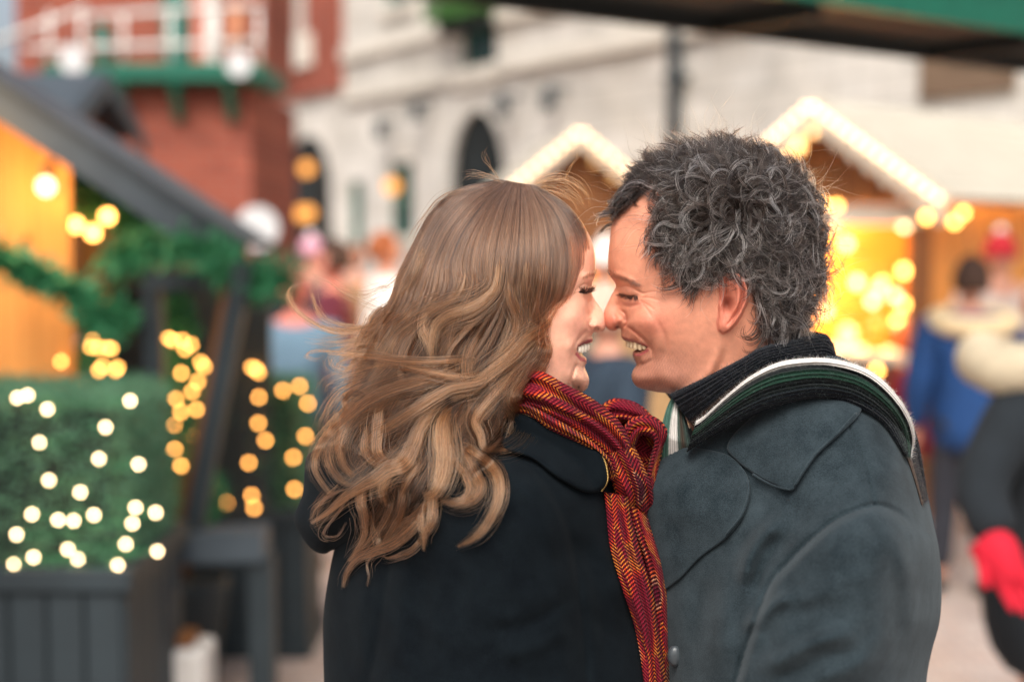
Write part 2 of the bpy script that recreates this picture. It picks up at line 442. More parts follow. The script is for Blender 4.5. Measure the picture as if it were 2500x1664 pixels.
class Wall:
    """a vertical plane through p with horizontal direction d (to the right as seen); pixels are dropped onto it"""
    def __init__(s, p, d):
        s.p = Vector((p[0], p[1], 0)); s.d = Vector((d[0], d[1], 0)).normalized(); s.n = Vector((s.d.y, -s.d.x, 0))
        if s.n.dot(-s.p) < 0: s.n = -s.n
        s.rz = math.atan2(s.d.y, s.d.x)
    def hit(s, px, py):
        r = PV(px, py, 1.0) - Vector((0, 0, HC)); t = s.n.dot(s.p - Vector((0, 0, HC))) / s.n.dot(r)
        q = Vector((0, 0, HC)) + r * t; return (q - s.p).dot(s.d), q.z
    def rect(s, x0, y0, x1, y1):
        xm, ym = (x0 + x1) / 2, (y0 + y1) / 2
        return s.hit(x0, ym)[0], s.hit(xm, y1)[1], s.hit(x1, ym)[0], s.hit(xm, y0)[1]

def pierced(outer, holes, depth, thick=0.4):
    """wall slab in local x,z (front at y=0, body towards +y) with openings and reveals"""
    rings = [outer] + holes
    pts, ed = [], []
    for r_ in rings:
        n0 = len(pts); pts += list(r_); ed += [(n0 + i, n0 + (i + 1) % len(r_)) for i in range(len(r_))]
    vo, eo, fo, *_ = delaunay_2d_cdt([Vector(p) for p in pts], ed, [], 1, 1e-6)
    mb = MB()
    f = [tuple(q) for q in fo]
    cx = np.array([[sum(vo[i][0] for i in q) / 3, sum(vo[i][1] for i in q) / 3] for q in f]); keep = np.ones(len(f), bool)
    for h in holes: keep &= ~inside(cx[:, 0], cx[:, 1], h)
    f = [q for q, k in zip(f, keep) if k]
    v = [(p[0], 0, p[1]) for p in vo]
    out = []
    for q in f:
        cr = sum(vo[q[i - 1]][0] * vo[q[i]][1] - vo[q[i]][0] * vo[q[i - 1]][1] for i in range(len(q)))
        out.append(q if cr > 0 else q[::-1])
    mb.add(v, out)
    for h in holes:
        n = len(h); mb.add([(x, 0, z) for x, z in h] + [(x, depth, z) for x, z in h], [(i, (i + 1) % n, (i + 1) % n + n, i + n) for i in range(n)])
    x0, x1 = min(p[0] for p in outer), max(p[0] for p in outer); z0, z1 = min(p[1] for p in outer), max(p[1] for p in outer)
    mb.add([(x0, 0, z1), (x1, 0, z1), (x1, thick, z1), (x0, thick, z1), (x0, 0, z0), (x1, 0, z0), (x1, thick, z0), (x0, thick, z0)], [(0, 1, 2, 3), (1, 5, 6, 2), (0, 3, 7, 4), (2, 6, 7, 3)])
    return mb

def arch(u0, u1, z0, zs, zt, n=10, point=0.0):
    c = (u0 + u1) / 2; r = (u1 - u0) / 2
    top = [(c + r * math.cos(math.pi * k / n), zs + (zt - zs) * (math.sin(math.pi * k / n) ** (1 - 0.35 * point))) for k in range(n + 1)]
    return [(u0, z0), (u1, z0)] + top

SW = Wall((-0.49, 20.0), (0.5404, -0.8414))
stone = thing('stone_building', 'pale limestone building with dark arched doorways behind the market huts', 'building', SW.p, rz=SW.rz)
uL = SW.hit(560, 500)[0]; uR = SW.hit(2700, 500)[0] + 5.0
d1 = SW.rect(694, 330, 808, 700); d2 = SW.rect(1094, 268, 1236, 700); w1 = SW.rect(956, 396, 1008, 576); w2 = SW.rect(1128, -30, 1212, 182); w3 = SW.rect(855, 440, 884, 600); w4 = SW.rect(940, -60, 1010, 14)
holes = [arch(d1[0], d1[2], 0.02, d1[3] - 1.1, d1[3], 12, 0.6), arch(d2[0], d2[2], 0.02, d2[3] - 1.2, d2[3], 12)] + [[(w[0], w[1]), (w[2], w[1]), (w[2], w[3]), (w[0], w[3])] for w in (w1, w2, w3, w4)]
pierced([(uL, 0.0), (uR, 0.0), (uR, 10.0), (uL, 10.0)], holes, 0.08, 0.6).build('wall', stone_m, stone)
for w in (d1, d2):
    dr = MB().box((w[0] - 0.05, 0.085, 0), (w[2] + 0.05, 0.14, w[3] + 0.1)).build('door', dark_m, stone)  # dark panel stands in for the unlit interior behind the arch
    MB().box(((w[0] + w[2]) / 2 - 0.02, 0.05, 0.05), ((w[0] + w[2]) / 2 + 0.02, 0.081, w[3] - 0.6)).build('door_stile', iron_m, dr)
for w in (w1, w2, w3, w4):
    gl = MB().box((w[0] - 0.02, 0.085, w[1] - 0.02), (w[2] + 0.02, 0.12, w[3] + 0.02)).build('window', glass_m, stone)
    f = MB()
    for (a, b_) in (((w[0], w[1]), (w[0] + 0.06, w[3])), ((w[2] - 0.06, w[1]), (w[2], w[3])), (((w[0] + w[2]) / 2 - 0.025, w[1]), ((w[0] + w[2]) / 2 + 0.025, w[3])), ((w[0], (w[1] + w[3]) / 2 - 0.03), (w[2], (w[1] + w[3]) / 2 + 0.03))):
        f.box((a[0], 0.05, a[1]), (b_[0], 0.081, b_[1]))
    f.build('frame', teal_m, gl)
    MB().box((w[0] - 0.12, -0.1, w[1] - 0.16), (w[2] + 0.12, 0.04, w[1] - 0.004)).build('sill', trim_m, stone)
for (px, py, h) in ((1300, 168, 0.16), (1300, 40, 0.2)):
    z = SW.hit(px, py)[1]; MB().box((SW.hit(845, 100)[0], -0.12, z), (uR - 0.01, -0.004, z + h)).build('string_course', trim_m, stone)
# drain pipe
dp = SW.hit(1668, 300); pm = MB(); pm.tube([(dp[0], -0.14, 0.1), (dp[0], -0.14, 9.6)], 0.085, 10)
for z in (1.5, 3.5, 5.5, 7.5): pm.box((dp[0] - 0.13, -0.2, z), (dp[0] + 0.13, -0.01, z + 0.06))
pm.build('drain_pipe', iron_m, stone, True)
sh = SW.rect(2255, 95, 2485, 232)
MB().box((sh[0], -0.06, sh[1]), (sh[2], -0.004, sh[3])).build('shutter', mat('weathered_brown', srgb(112, 92, 74), var=0.2, scale=3), stone)
# small lamps fixed to the wall
lamp_glow = glow('wall_lamp_glow', srgb(255, 214, 150), 3.0)
for (px, py, wl_) in ((965, 320, 'small dark lantern above the narrow teal window'), (1055, 275, 'small dark lantern between the narrow window and the round arched doorway'), (1265, 262, 'small dark lantern between the round arched doorway and the smaller lit gable'), (1380, 245, 'small dark lantern directly above the smaller lit gable')):
    u, z = SW.hit(px, py)
    lm = MB(); lm.box((u - 0.05, -0.3, z + 0.12), (u + 0.05, 0.0, z + 0.17)); lm.tube([(u, -0.27, z + 0.14), (u, -0.27, z + 0.05), (u, -0.27, z - 0.14)], [0.03, 0.10, 0.08], 10)
    tag(lm.build('wall_lamp', iron_m, None, True, True), wl_, 'lamp', 'lanterns along the limestone wall').location = SW.p
for o in [o for o in COL.objects if o.name.startswith('wall_lamp')]: o.rotation_euler[2] = SW.rz
# planter box with greenery in the upper window
leaf_m = mat('leaf_green', srgb(70, 118, 56), rough=0.6, var=0.35, scale=25)
box_m = mat('boxwood_leaf', srgb(92, 138, 106), rough=0.55, var=0.4, scale=40)
fir_m = mat('fir_needle', srgb(58, 132, 88), rough=0.6, var=0.4, scale=30)
def leaves(pts, nrm, size, spread=0.8, asp=0.5):
    """small pointed leaf faces around points"""
    n = len(pts); r_ = rng
    d = nrm + r_.normal(0, spread, (n, 3)); d /= np.linalg.norm(d, axis=1)[:, None] + 1e-9
    a = np.cross(d, r_.normal(0, 1, (n, 3))); a /= np.linalg.norm(a, axis=1)[:, None] + 1e-9
    s = size * r_.uniform(0.6, 1.3, n)[:, None]
    v = np.stack([pts - d * s * 0.5, pts + a * s * asp * 0.5, pts + d * s * 0.5, pts - a * s * asp * 0.5], 1).reshape(-1, 3)
    f = np.arange(4 * n).reshape(-1, 4)
    return v, f
wb = thing('window_box', 'trough of bright green plants in the upper limestone window', 'planter', SW.p, rz=SW.rz)
MB().box((w2[0] - 0.1, -0.34, SW.hit(1170, 60)[1] - 0.1), (w2[2] + 0.1, -0.05, SW.hit(1170, 60)[1] + 0.12)).build('trough', dark_m, wb)
n = 1600; zt = SW.hit(1170, 50)[1]
pp = np.stack([rng.uniform(w2[0] - 0.25, w2[2] + 0.2, n), rng.uniform(-0.5, 0.0, n), zt + np.abs(rng.normal(0, 0.35, n))], 1)
v, f = leaves(pp, np.array([[0, -0.3, 0.8]]), 0.12); mesh_obj('plants', v, f, leaf_m, wb, False)

# brick building that stands on the limestone base further along
brk = thing('brick_building', 'red brick upper storeys with tall teal window beside the limestone building', 'building', SW.p + SW.n * 0.12, rz=SW.rz)
u0, z0 = SW.hit(420, 250)[0], SW.hit(840, 222)[1]; u1 = SW.hit(838, 150)[0]
bw = SW.rect(720, -60, 760, 92)
pierced([(u0, z0), (u1, z0), (u1, 11.0), (u0, 11.0)], [[(bw[0], bw[1]), (bw[2], bw[1]), (bw[2], bw[3]), (bw[0], bw[3])]], 0.3, 0.3).build('wall', redbrick_m, brk)
gl = MB().box((bw[0] - 0.02, 0.2, bw[1] - 0.02), (bw[2] + 0.02, 0.24, bw[3] + 0.02)).build('window', teal_m, brk)
MB().box(((bw[0] + bw[2]) / 2 - 0.03, 0.14, bw[1]), ((bw[0] + bw[2]) / 2 + 0.03, 0.196, bw[3])).build('frame', white_m, gl)
MB().box((bw[0] - 0.2, -0.1, bw[1] - 0.55), (bw[2] + 0.3, 0.1, bw[1] - 0.01)).build('sill', trim_m, brk)

# brick bay with a green balcony
BY = 12.0
bay = thing('brick_bay', 'red brick bay with a green balcony and white railings', 'building', (0, 0, 0))
def bx(px0, py0, px1, py1, Y, Y2, name, m, parent, bev=0.0):
    a, b_ = P(px0, py1, Y), P(px1, py0, Y)
    return MB().box((min(a[0], b_[0]), Y, min(a[2], b_[2])), (max(a[0], b_[0]), Y2, max(a[2], b_[2])), bev=bev).build(name, m, parent)
zb = P(300, 206, BY)[2]; xl, xr = P(255, 400, BY)[0], P(612, 400, BY)[0]
MB().box((xl - 9.0, BY, 0), (xr, BY + 2.5, zb)).build('wall', redbrick_m, bay)
hu = P(250, 140, BY + 0.9); 
MB().box((P(40, 100, BY + 0.9)[0], BY + 0.9, zb + 0.2), (P(650, 100, BY + 0.9)[0], BY + 2.5, 8.5)).build('upper_wall', redbrick_m, bay)
sl = bx(100, 152, 642, 200, BY - 0.25, BY + 0.9, 'balcony', green_m, bay, 0.02)
for k in range(4):
    x = P(180 + 130 * k, 200, BY)[0]; MB().bar((x, BY - 0.05, zb - 0.3), (x, BY - 0.22, zb - 0.02), 0.07, 0.07).build('bracket', green_m, sl)
for (a, b_, c, d_, m) in ((398, -20, 452, 148, teal_m), (500, -20, 525, 150, white_m), (560, 0, 590, 150, mat('peach_panel', srgb(196, 130, 96), var=0.1)), (232, 60, 262, 140, teal_m), (470, -20, 500, 150, mat('pale_brick', srgb(190, 116, 98), var=0.1))):
    dd = bx(a, b_, c, d_, BY + 0.8, BY + 0.896, 'door', m, bay); 
rail = MB()
for (p, q) in (((-40, 112), (212, 20)), ((212, 40), (640, 14)), ((60, 120), (640, 104))):
    rail.tube([PV(*p, BY - 0.2), PV(*q, BY - 0.2)], 0.024, 8)
for px in (120, 200, 300, 415, 530, 632):
    rail.tube([PV(px, 160, BY - 0.2), PV(px, 30, BY - 0.2)], 0.02, 8)
rail.build('railing', white_m, bay, True)
globe_m = glow('globe_lamp', (1.0, 0.93, 0.88), 0.62)
for (px, py, gl_) in ((178, 148, 'white globe lamp on the green balcony above the far slate roof'), (583, 156, 'white globe lamp at the end of the green balcony by the limestone base')):
    t = thing('globe_lamp', gl_, 'lamp', PV(px, py, BY - 0.32), 'globe lamps on the green balcony')
    MB().ball((0, 0, 0), 0.11, 14).build('globe', globe_m, t, True); MB().tube([(0, 0, 0.1), (0, 0.02, 0.2), (0, 0.1, 0.24)], 0.012, 6).build('arm', iron_m, t)
for (px, py, r_, Y, lab) in ((505, 530, 0.10, 10.0, 'round white lamp glowing beneath the dark hut eave'), (628, 556, 0.16, 10.5, 'large pinkish white lamp before the limestone base')):
    c = PV(px, py, Y); t = thing('post_lamp', lab, 'lamp', (c.x, c.y, 0))
    MB().ball((0, 0, c.z), r_, 16).build('globe', globe_m, t, True); MB().tube([(0, 0, 0), (0, 0, 0.3), (0, 0, c.z - r_ * 0.9)], [0.07, 0.035, 0.03], 8).build('post', iron_m, t, True)
for (px, py, al_) in ((775, 412, 'amber lamp hanging high in the pointed arched doorway'), (762, 522, 'amber lamp hanging low in the pointed arched doorway'), (778, 520, 'amber lamp hanging low in the pointed arched doorway'), (985, 455, 'amber lamp beside the narrow teal window')):
    u, z = SW.hit(px, py); t = thing('hanging_lamp', al_, 'lamp', SW.p + SW.d * u + SW.n * 0.2, 'amber lamps by the arched doorway')
    MB().ball((0, 0, z), 0.12, 12).build('globe', glow('amber_glow', srgb(255, 170, 84), 1.3), t, True); MB().tube([(0, 0, z + 0.1), (0, 0, z + 0.5)], 0.012, 6).build('rod', iron_m, t)
# ================================================================== market huts
pine_m = mat('honey_pine', srgb(204, 138, 66), rough=0.6, var=0.16, scale=4, stretch=(6, 6, 0.6))
brown_m = mat('brown_board', srgb(120, 76, 40), rough=0.7, var=0.2, scale=5, stretch=(6, 6, 0.6))
slate_m = mat('slate_grey_board', srgb(66, 76, 84), rough=0.6, var=0.12, scale=6)
char_m = mat('charcoal_board', srgb(38, 48, 53), rough=0.65, var=0.15, scale=7)
pale_m = mat('pale_roof_board', srgb(184, 178, 164), rough=0.75, var=0.07, scale=5)
bulb_warm = glow('warm_bulb', (1.0, 0.56, 0.30), 5.0)
bulb_amber = glow('amber_bulb', (1.0, 0.40, 0.085), 11.5)
bulb_white = glow('cream_bulb', (1.0, 0.70, 0.36), 15.0)
goods = [mat('good_' + n, c, rough=0.4, var=0.1) for n, c in (('amber', srgb(232, 150, 40)), ('red', srgb(190, 50, 30)), ('yellow', srgb(240, 200, 90)), ('cream', srgb(240, 220, 180)), ('orange', srgb(226, 100, 36)))]

def lamp(parent, loc, watts, col=(1.0, 0.62, 0.26), r_=0.06):
    d = bpy.data.lights.new('hut_light', 'POINT'); d.energy = watts; d.color = col; d.shadow_soft_size = r_
    o = bpy.data.objects.new('hut_light', d); COL.objects.link(o); o.parent = parent; o.location = loc; return o

bulb_mesh = {}
def bulb(parent, loc, m, r_=0.014, name='bulb'):
    k = (m.name, r_)
    if k not in bulb_mesh:
        o = MB().ball((0, 0, 0), r_, 10).build(name, m, parent, True); bulb_mesh[k] = o.data
    else: o = link(name, bulb_mesh[k], parent)
    o.location = loc; return o

def gable_hut(name, label, loc, rz, hw, depth, ze, za, roof_m, nboards=7, bulbs=13, scallop=True, watts=40, over=0.25, stock=True, barge=None):
    """market hut, open front at local y=0, ridge along +y"""
    t = thing(name, label, 'market hut', loc, rz=rz, group=None)
    wx = hw - over
    sl = math.atan2(za - ze, hw); Ls = math.hypot(hw, za - ze)
    for s in (-1, 1):                        # roof boards, each its own piece, lapped
        rf = None
        for k in range(nboards):
            a0, a1 = k / nboards, (k + 1) / nboards + 0.03
            p0 = Vector((s * hw * a0, 0, za - (za - ze) * a0 + 0.02)); p1 = Vector((s * hw * a1, 0, za - (za - ze) * a1 + 0.03))
            n = Vector((s * math.sin(sl), 0, math.cos(sl))) * 0.022
            v = [p0, p1, p1 + n, p0 + n]; v = v + [q + Vector((0, depth, 0)) for q in v]
            mb = MB(); mb.add([tuple(q) for q in v], [(0, 1, 2, 3), (7, 6, 5, 4), (0, 4, 5, 1), (1, 5, 6, 2), (2, 6, 7, 3), (3, 7, 4, 0)]); mb.build('roof_board', roof_m, t)
        # bargeboard with scalloped lower edge
        m_ = 8; poly = [(0, za + 0.03), (s * hw, ze + 0.03)]
        low = []
        for j in range(m_ * 6 + 1):
            a = 1 - j / (m_ * 6); dr = 0.09 + (0.075 * abs(math.sin(math.pi * a * m_)) if scallop else 0.02)
            low.append((s * hw * a, za - (za - ze) * a - dr))
        pl = poly + low
        if s > 0: pl = pl[::-1]
        bb = MB().prism(pl, 0.03, Matrix.Translation((0, -0.035, 0))).build('bargeboard', barge or pale_m, t)
    MB().box((-wx, 0.1, ze - 0.12), (wx, 0.18, ze)).build('tie_beam', pale_m, t)
    nb = max(6, int(2 * wx / 0.14))
    for k in range(nb):                      # gable boards
        x0 = -wx + 2 * wx * k / nb; x1 = x0 + 2 * wx / nb - 0.006; xm = max(abs(x0), abs(x1))
        MB().box((x0, 0.2, ze + 0.002), (x1, 0.225, za - (za - ze) * xm / hw - 0.01)).build('gable_board', brown_m, t)
    for s in (-1, 1):
        MB().box((s * wx - 0.05, 0.05, 0), (s * wx + 0.05, 0.15, ze - 0.125)).build('post', brown_m, t)
        MB().box((s * wx - 0.02, 0.16, 0), (s * wx + 0.02, depth - 0.15, ze)).build('side_wall', pine_m, t)
    for k in range(nb):
        x0 = -wx + 0.03 + (2 * wx - 0.06) * k / nb; MB().box((x0, depth - 0.3, 0), (x0 + (2 * wx - 0.06) / nb - 0.006, depth - 0.27, ze)).build('back_board', pine_m, t)
    for k in range(nb):
        x0 = -wx + 0.055 + (2 * wx - 0.11) * k / nb; MB().box((x0, 0.0, 0.02), (x0 + (2 * wx - 0.11) / nb - 0.006, 0.03, 0.95)).build('front_board', brown_m, t)
    MB().box((-wx - 0.08, -0.15, 0.955), (wx + 0.08, 0.35, 1.0)).build('counter', pale_m, t)
    for z in (1.25, 1.55):
        MB().box((-wx + 0.03, depth - 0.62, z - 0.03), (wx - 0.03, depth - 0.31, z)).build('shelf', pine_m, t)
    if watts:
        bulb(t, (-wx * 0.4, 0.6, ze - 0.12), bulb_warm, 0.03); bulb(t, (wx * 0.4, 0.6, ze - 0.12), bulb_warm, 0.03)
        lamp(t, (-wx * 0.4, 0.6, ze - 0.2), watts); lamp(t, (wx * 0.4, 0.6, ze - 0.2), watts)
    for s in (-1, 1):
        for k in range(bulbs):
            a = (k + 0.4) / bulbs; bulb(t, (s * hw * a, -0.06, za - (za - ze) * a + 0.0), bulb_warm, 0.019)
    return t

rzB = -R(47.6)
big = gable_hut('market_hut', 'market hut with pale board roof, scalloped gable and glowing amber shelves', (P(1990, 250, 9.0)[0], 9.0, 0), rzB, 0.95, 4.2, 1.90, 2.53, pale_m, 9, 14, True, 110)
small = gable_hut('market_hut', 'smaller market hut with lit gable standing before the limestone wall', (P(1415, 318, 11.3)[0], 11.3, 0), R(8), 1.15, 2.0, 1.62, 2.55, pale_m, 7, 16, False, 40)
# things for sale in the big hut, each a piece of its own
def local_to_world(t, v): return parent_matrix(t) @ Vector(v)
cnt = 0
names = ('ornament', 'lantern', 'gift_box')
for z in (1.0, 1.25, 1.55):
    for k in range(7):
        x = -0.60 + 0.2 * k + random.uniform(-0.02, 0.02); y = 0.12 if z == 1.0 else 3.72
        if z == 1.0 and k in (2, 3): continue
        kind = random.choice((0, 1, 2)); mi = random.randrange(5); m = goods[mi]; c = local_to_world(big, (x, y, z + 0.001))
        o = thing(names[kind], ('amber', 'red', 'yellow', 'cream', 'orange')[mi] + {0: ' round bauble', 1: ' glass lantern with wire handle', 2: ' gift box with cream ribbon'}[kind] + {1.0: ' on the counter of the amber lit hut', 1.25: ' on the lower shelf inside the amber lit hut', 1.55: ' on the upper shelf inside the amber lit hut'}[z], ('bauble', 'lantern', 'box')[kind], c, 'goods for sale in the amber lit hut', rzB)
        h = random.uniform(0.14, 0.2)
        if kind == 0: MB().ball((0, 0, h * 0.5), h * 0.5, 12).build('ball', m, o, True); MB().tube([(0, 0, h * 0.97), (0, 0, h * 1.12)], 0.015, 6).build('cap', goods[3], o)
        elif kind == 1:
            MB().tube([(0, 0, 0), (0, 0, 0.02), (0, 0, h * 0.8), (0, 0, h)], [0.06, 0.055, 0.055, 0.02], 10).build('glass', m, o, True); MB().tube([(0, 0, h), (0.03, 0, h + 0.04), (0, 0, h + 0.06)], 0.005, 5).build('handle', iron_m, o)
        else: MB().box((-0.07, -0.05, 0), (0.07, 0.05, h * 0.8), bev=0.004).build('carton', m, o); MB().box((-0.012, -0.052, 0.0), (0.012, 0.052, h * 0.8 + 0.003)).build('ribbon', goods[3], o)
MB_h = [(2010, 500), (2042, 503), (2262, 530), (2330, 542), (2352, 520), (2395, 690), (2365, 688), (2140, 905), (2226, 905)]
sl_ = thing('string_lights', 'loose amber bulbs strung along the front of the amber lit hut', 'string lights', (P(2200, 600, 8.3)[0], 8.3, 0))
wr = MB()
qs = [PV(px, py, 8.2) for px, py in MB_h]
si = thing('string_lights', 'cluster of warm bulbs strung inside the amber lit hut', 'string lights', (P(2150, 700, 10.2)[0], 10.2, 0))
iw = MB(); ip = []
for k in range(34):
    a = local_to_world(big, (random.uniform(-0.6, 0.6), random.uniform(0.9, 3.2), random.uniform(1.08, 1.84))) - si.location; ip.append(a); bulb(si, a, (bulb_warm, bulb_amber)[k % 2], 0.034)
iw.tube(ip, 0.003, 4); iw.build('wire', iron_m, si)
for q in qs: bulb(sl_, q - sl_.location, bulb_amber, 0.022)
wr.tube([q - sl_.location for q in (qs[0], qs[1], qs[2], qs[3], qs[4], qs[5], qs[6], qs[8], qs[7])], 0.004, 5); wr.build('wire', iron_m, sl_)

# dark roofed hut behind the balcony foot
far = gable_hut('market_hut', 'far hut with dark slate roof before the red brick bay', (P(258, 230, 10.2)[0], 10.2, 0), R(84), 0.72, 3.4, 2.44, 2.84, slate_m, 6, 0, False, 0, barge=slate_m)

# ------------------------------------------------------------------ chalet hut at the near side, lit by one bulb
HY = 5.2
ch = thing('market_hut', 'honey pine chalet hut with broad slate grey eave lit by a bare bulb', 'market hut', (P(0, 600, HY)[0], HY, 0))
def cw(px, py, Y): return PV(px, py, Y) - ch.location
x_r = cw(163, 500, HY).x
nb = 7
for k in range(nb):
    x1 = x_r - 0.125 * k; x0 = x1 - 0.121
    zt_ = cw(0, 225 + 0.70 * ((x1 + x0) / 2 * FPX / HY), HY).z - 0.02
    MB().box((x0, 0, 0), (x1, 0.025, zt_)).build('board', pine_m, ch)
MB().box((x_r - 0.03, -0.03, 0), (x_r + 0.02, -0.002, cw(163, 345, HY).z)).build('corner_post', pine_m, ch)
e0, e1 = cw(-700, -212, HY - 0.28), cw(585, 632, HY - 0.28); e0.y = e1.y = -0.28
MB().bar(e0, e1, 0.05, 0.115, up=(0, 0, 1)).build('fascia', slate_m, ch)
dn = (e1 - e0).normalized(); nn = Vector((-dn.z, 0, dn.x)) if dn.x > 0 else Vector((dn.z, 0, -dn.x))
for k in range(2):                                # roof boards running down the slope
    y0 = -0.33 + 0.27 * k; a, b_ = e0 + nn * 0.056, e1 + nn * 0.056
    v = [Vector((a.x, y0, a.z)), Vector((b_.x, y0, b_.z)), Vector((b_.x, y0 + 0.26, b_.z)), Vector((a.x, y0 + 0.26, a.z))]; v += [q + nn * 0.014 for q in v]
    MB().add([tuple(q) for q in v], [(3, 2, 1, 0), (4, 5, 6, 7), (0, 1, 5, 4), (1, 2, 6, 5), (2, 3, 7, 6), (3, 0, 4, 7)]).build('roof_board', slate_m, ch)
for k in range(4):                               # charcoal boards of the recessed side
    x0 = x_r + 0.03 + 0.16 * k; MB().box((x0, 0.42, 0), (x0 + 0.155, 0.445, cw(300, 700, HY + 0.42).z)).build('side_board', char_m, ch)
MB().box((x_r + 0.02, 0.36, cw(300, 702, HY + 0.36).z), (cw(452, 700, HY + 0.36).x, 0.46, cw(300, 655, HY + 0.36).z)).build('rail', slate_m, ch)
lb_ = thing('wall_bulb', 'bare glowing bulb on a bracket against the honey pine boards', 'lamp', PV(112, 455, HY - 0.07))
bulb(lb_, (0, 0, 0), bulb_warm, 0.03); MB().tube([(0, 0, 0.03), (0, 0, 0.07), (0.01, 0.06, 0.08)], 0.014, 8).build('holder', iron_m, lb_)
lamp(lb_, (-0.02, -0.12, -0.01), 2.2, (1.0, 0.55, 0.18), 0.03); 
lamp(lb_, (-0.25, -0.4, 0.1), 6.5, (1.0, 0.52, 0.16), 0.05)

# garlands of fir
def garland(label, pts, r_, n, spread=0.07):
    s = spline(np.array(pts, float), n=40); c = P(s[:, 0], s[:, 1], s[:, 2]); t = thing('garland', label, 'garland', c[len(c) // 2])
    o = np.array(t.location); k = rng.integers(0, 39, n); f = rng.uniform(0, 1, n)[:, None]
    base = c[k] * (1 - f) + c[k + 1] * f; lump = 1 + 0.5 * np.sin(k * 0.9)[:, None]
    d = rng.normal(0, 1, (n, 3)); d /= np.linalg.norm(d, axis=1)[:, None]
    v, fc = leaves(base + d * r_ * rng.uniform(0.1, 1, n)[:, None] * lump - o, d, spread, 0.5, 0.28)
    mesh_obj('foliage', v, fc, fir_m, t, False)
    MB().tube((c - o).tolist(), 0.012, 6).build('stem', iron_m, t, True)
    return t
garland('fir garland draped across the honey pine hut front', [(-60, 610, 4.9), (40, 650, 4.9), (120, 690, 4.9), (200, 730, 4.9), (260, 790, 4.9), (300, 770, 4.9)], 0.065, 1500)
garland('fir garland laid along the slate grey rail', [(280, 640, 5.1), (370, 612, 5.0), (450, 610, 4.9), (540, 640, 4.8), (620, 690, 4.8), (700, 680, 4.9)], 0.075, 2000)
g3 = garland('short fir swag with yellow bulbs under the chalet eave', [(170, 440, 5.5), (215, 480, 5.5), (290, 510, 5.5), (360, 560, 5.5)], 0.085, 1500)
for (px, py) in ((185, 549), (227, 568), (262, 528)): bulb(g3, PV(px, py, 5.45) - g3.location, bulb_amber, 0.022)
bulb(g3, PV(334, 619, 5.3) - g3.location, bulb_amber, 0.008)

# ------------------------------------------------------------------ planters, hedges, shrubs
def plank_planter(label, loc, w, d, h, n, group='dark plank planters'):
    t = thing('planter', label, 'planter', loc, group)
    pw = w / n
    pm = MB().box((0.003, -0.011, 0.04), (pw - 0.003, 0.011, h - 0.07), bev=0.004).build('plank', char_m, t); pm.location = (-w / 2, -d / 2, 0)
    for k in range(1, n): o = link('plank', pm.data, t); o.location = (-w / 2 + k * pw, -d / 2, 0)
    for k in range(n): o = link('plank', pm.data, t); o.location = (-w / 2 + k * pw, d / 2, 0)
    pd = d / max(3, n - 1); sm = None
    for s in (-1, 1):
        for k in range(max(3, n - 1)):
            o = link('plank', pm.data, t); o.location = (s * w / 2, -d / 2 + k * pd, 0); o.rotation_euler[2] = math.pi / 2; o.scale[0] = pd / pw
    MB().box((-w / 2 + 0.02, -d / 2 + 0.02, 0.05), (w / 2 - 0.02, d / 2 - 0.02, h - 0.06)).build('soil_box', dark_m, t)
    for (a, b_) in (((-w / 2 - 0.03, -d / 2 - 0.03), (w / 2 + 0.03, -d / 2 + 0.05)), ((-w / 2 - 0.03, d / 2 - 0.05), (w / 2 + 0.03, d / 2 + 0.03)), ((-w / 2 - 0.03, -d / 2 + 0.051), (-w / 2 + 0.05, d / 2 - 0.051)), ((w / 2 - 0.05, -d / 2 + 0.051), (w / 2 + 0.03, d / 2 - 0.051))):
        MB().box((a[0], a[1], h - 0.065), (b_[0], b_[1], h), bev=0.006).build('rim', char_m, t)
    MB().box((-w / 2 - 0.025, -d / 2 - 0.025, 0.0), (w / 2 + 0.025, d / 2 + 0.025, 0.07)).build('plinth', char_m, t)
    return t

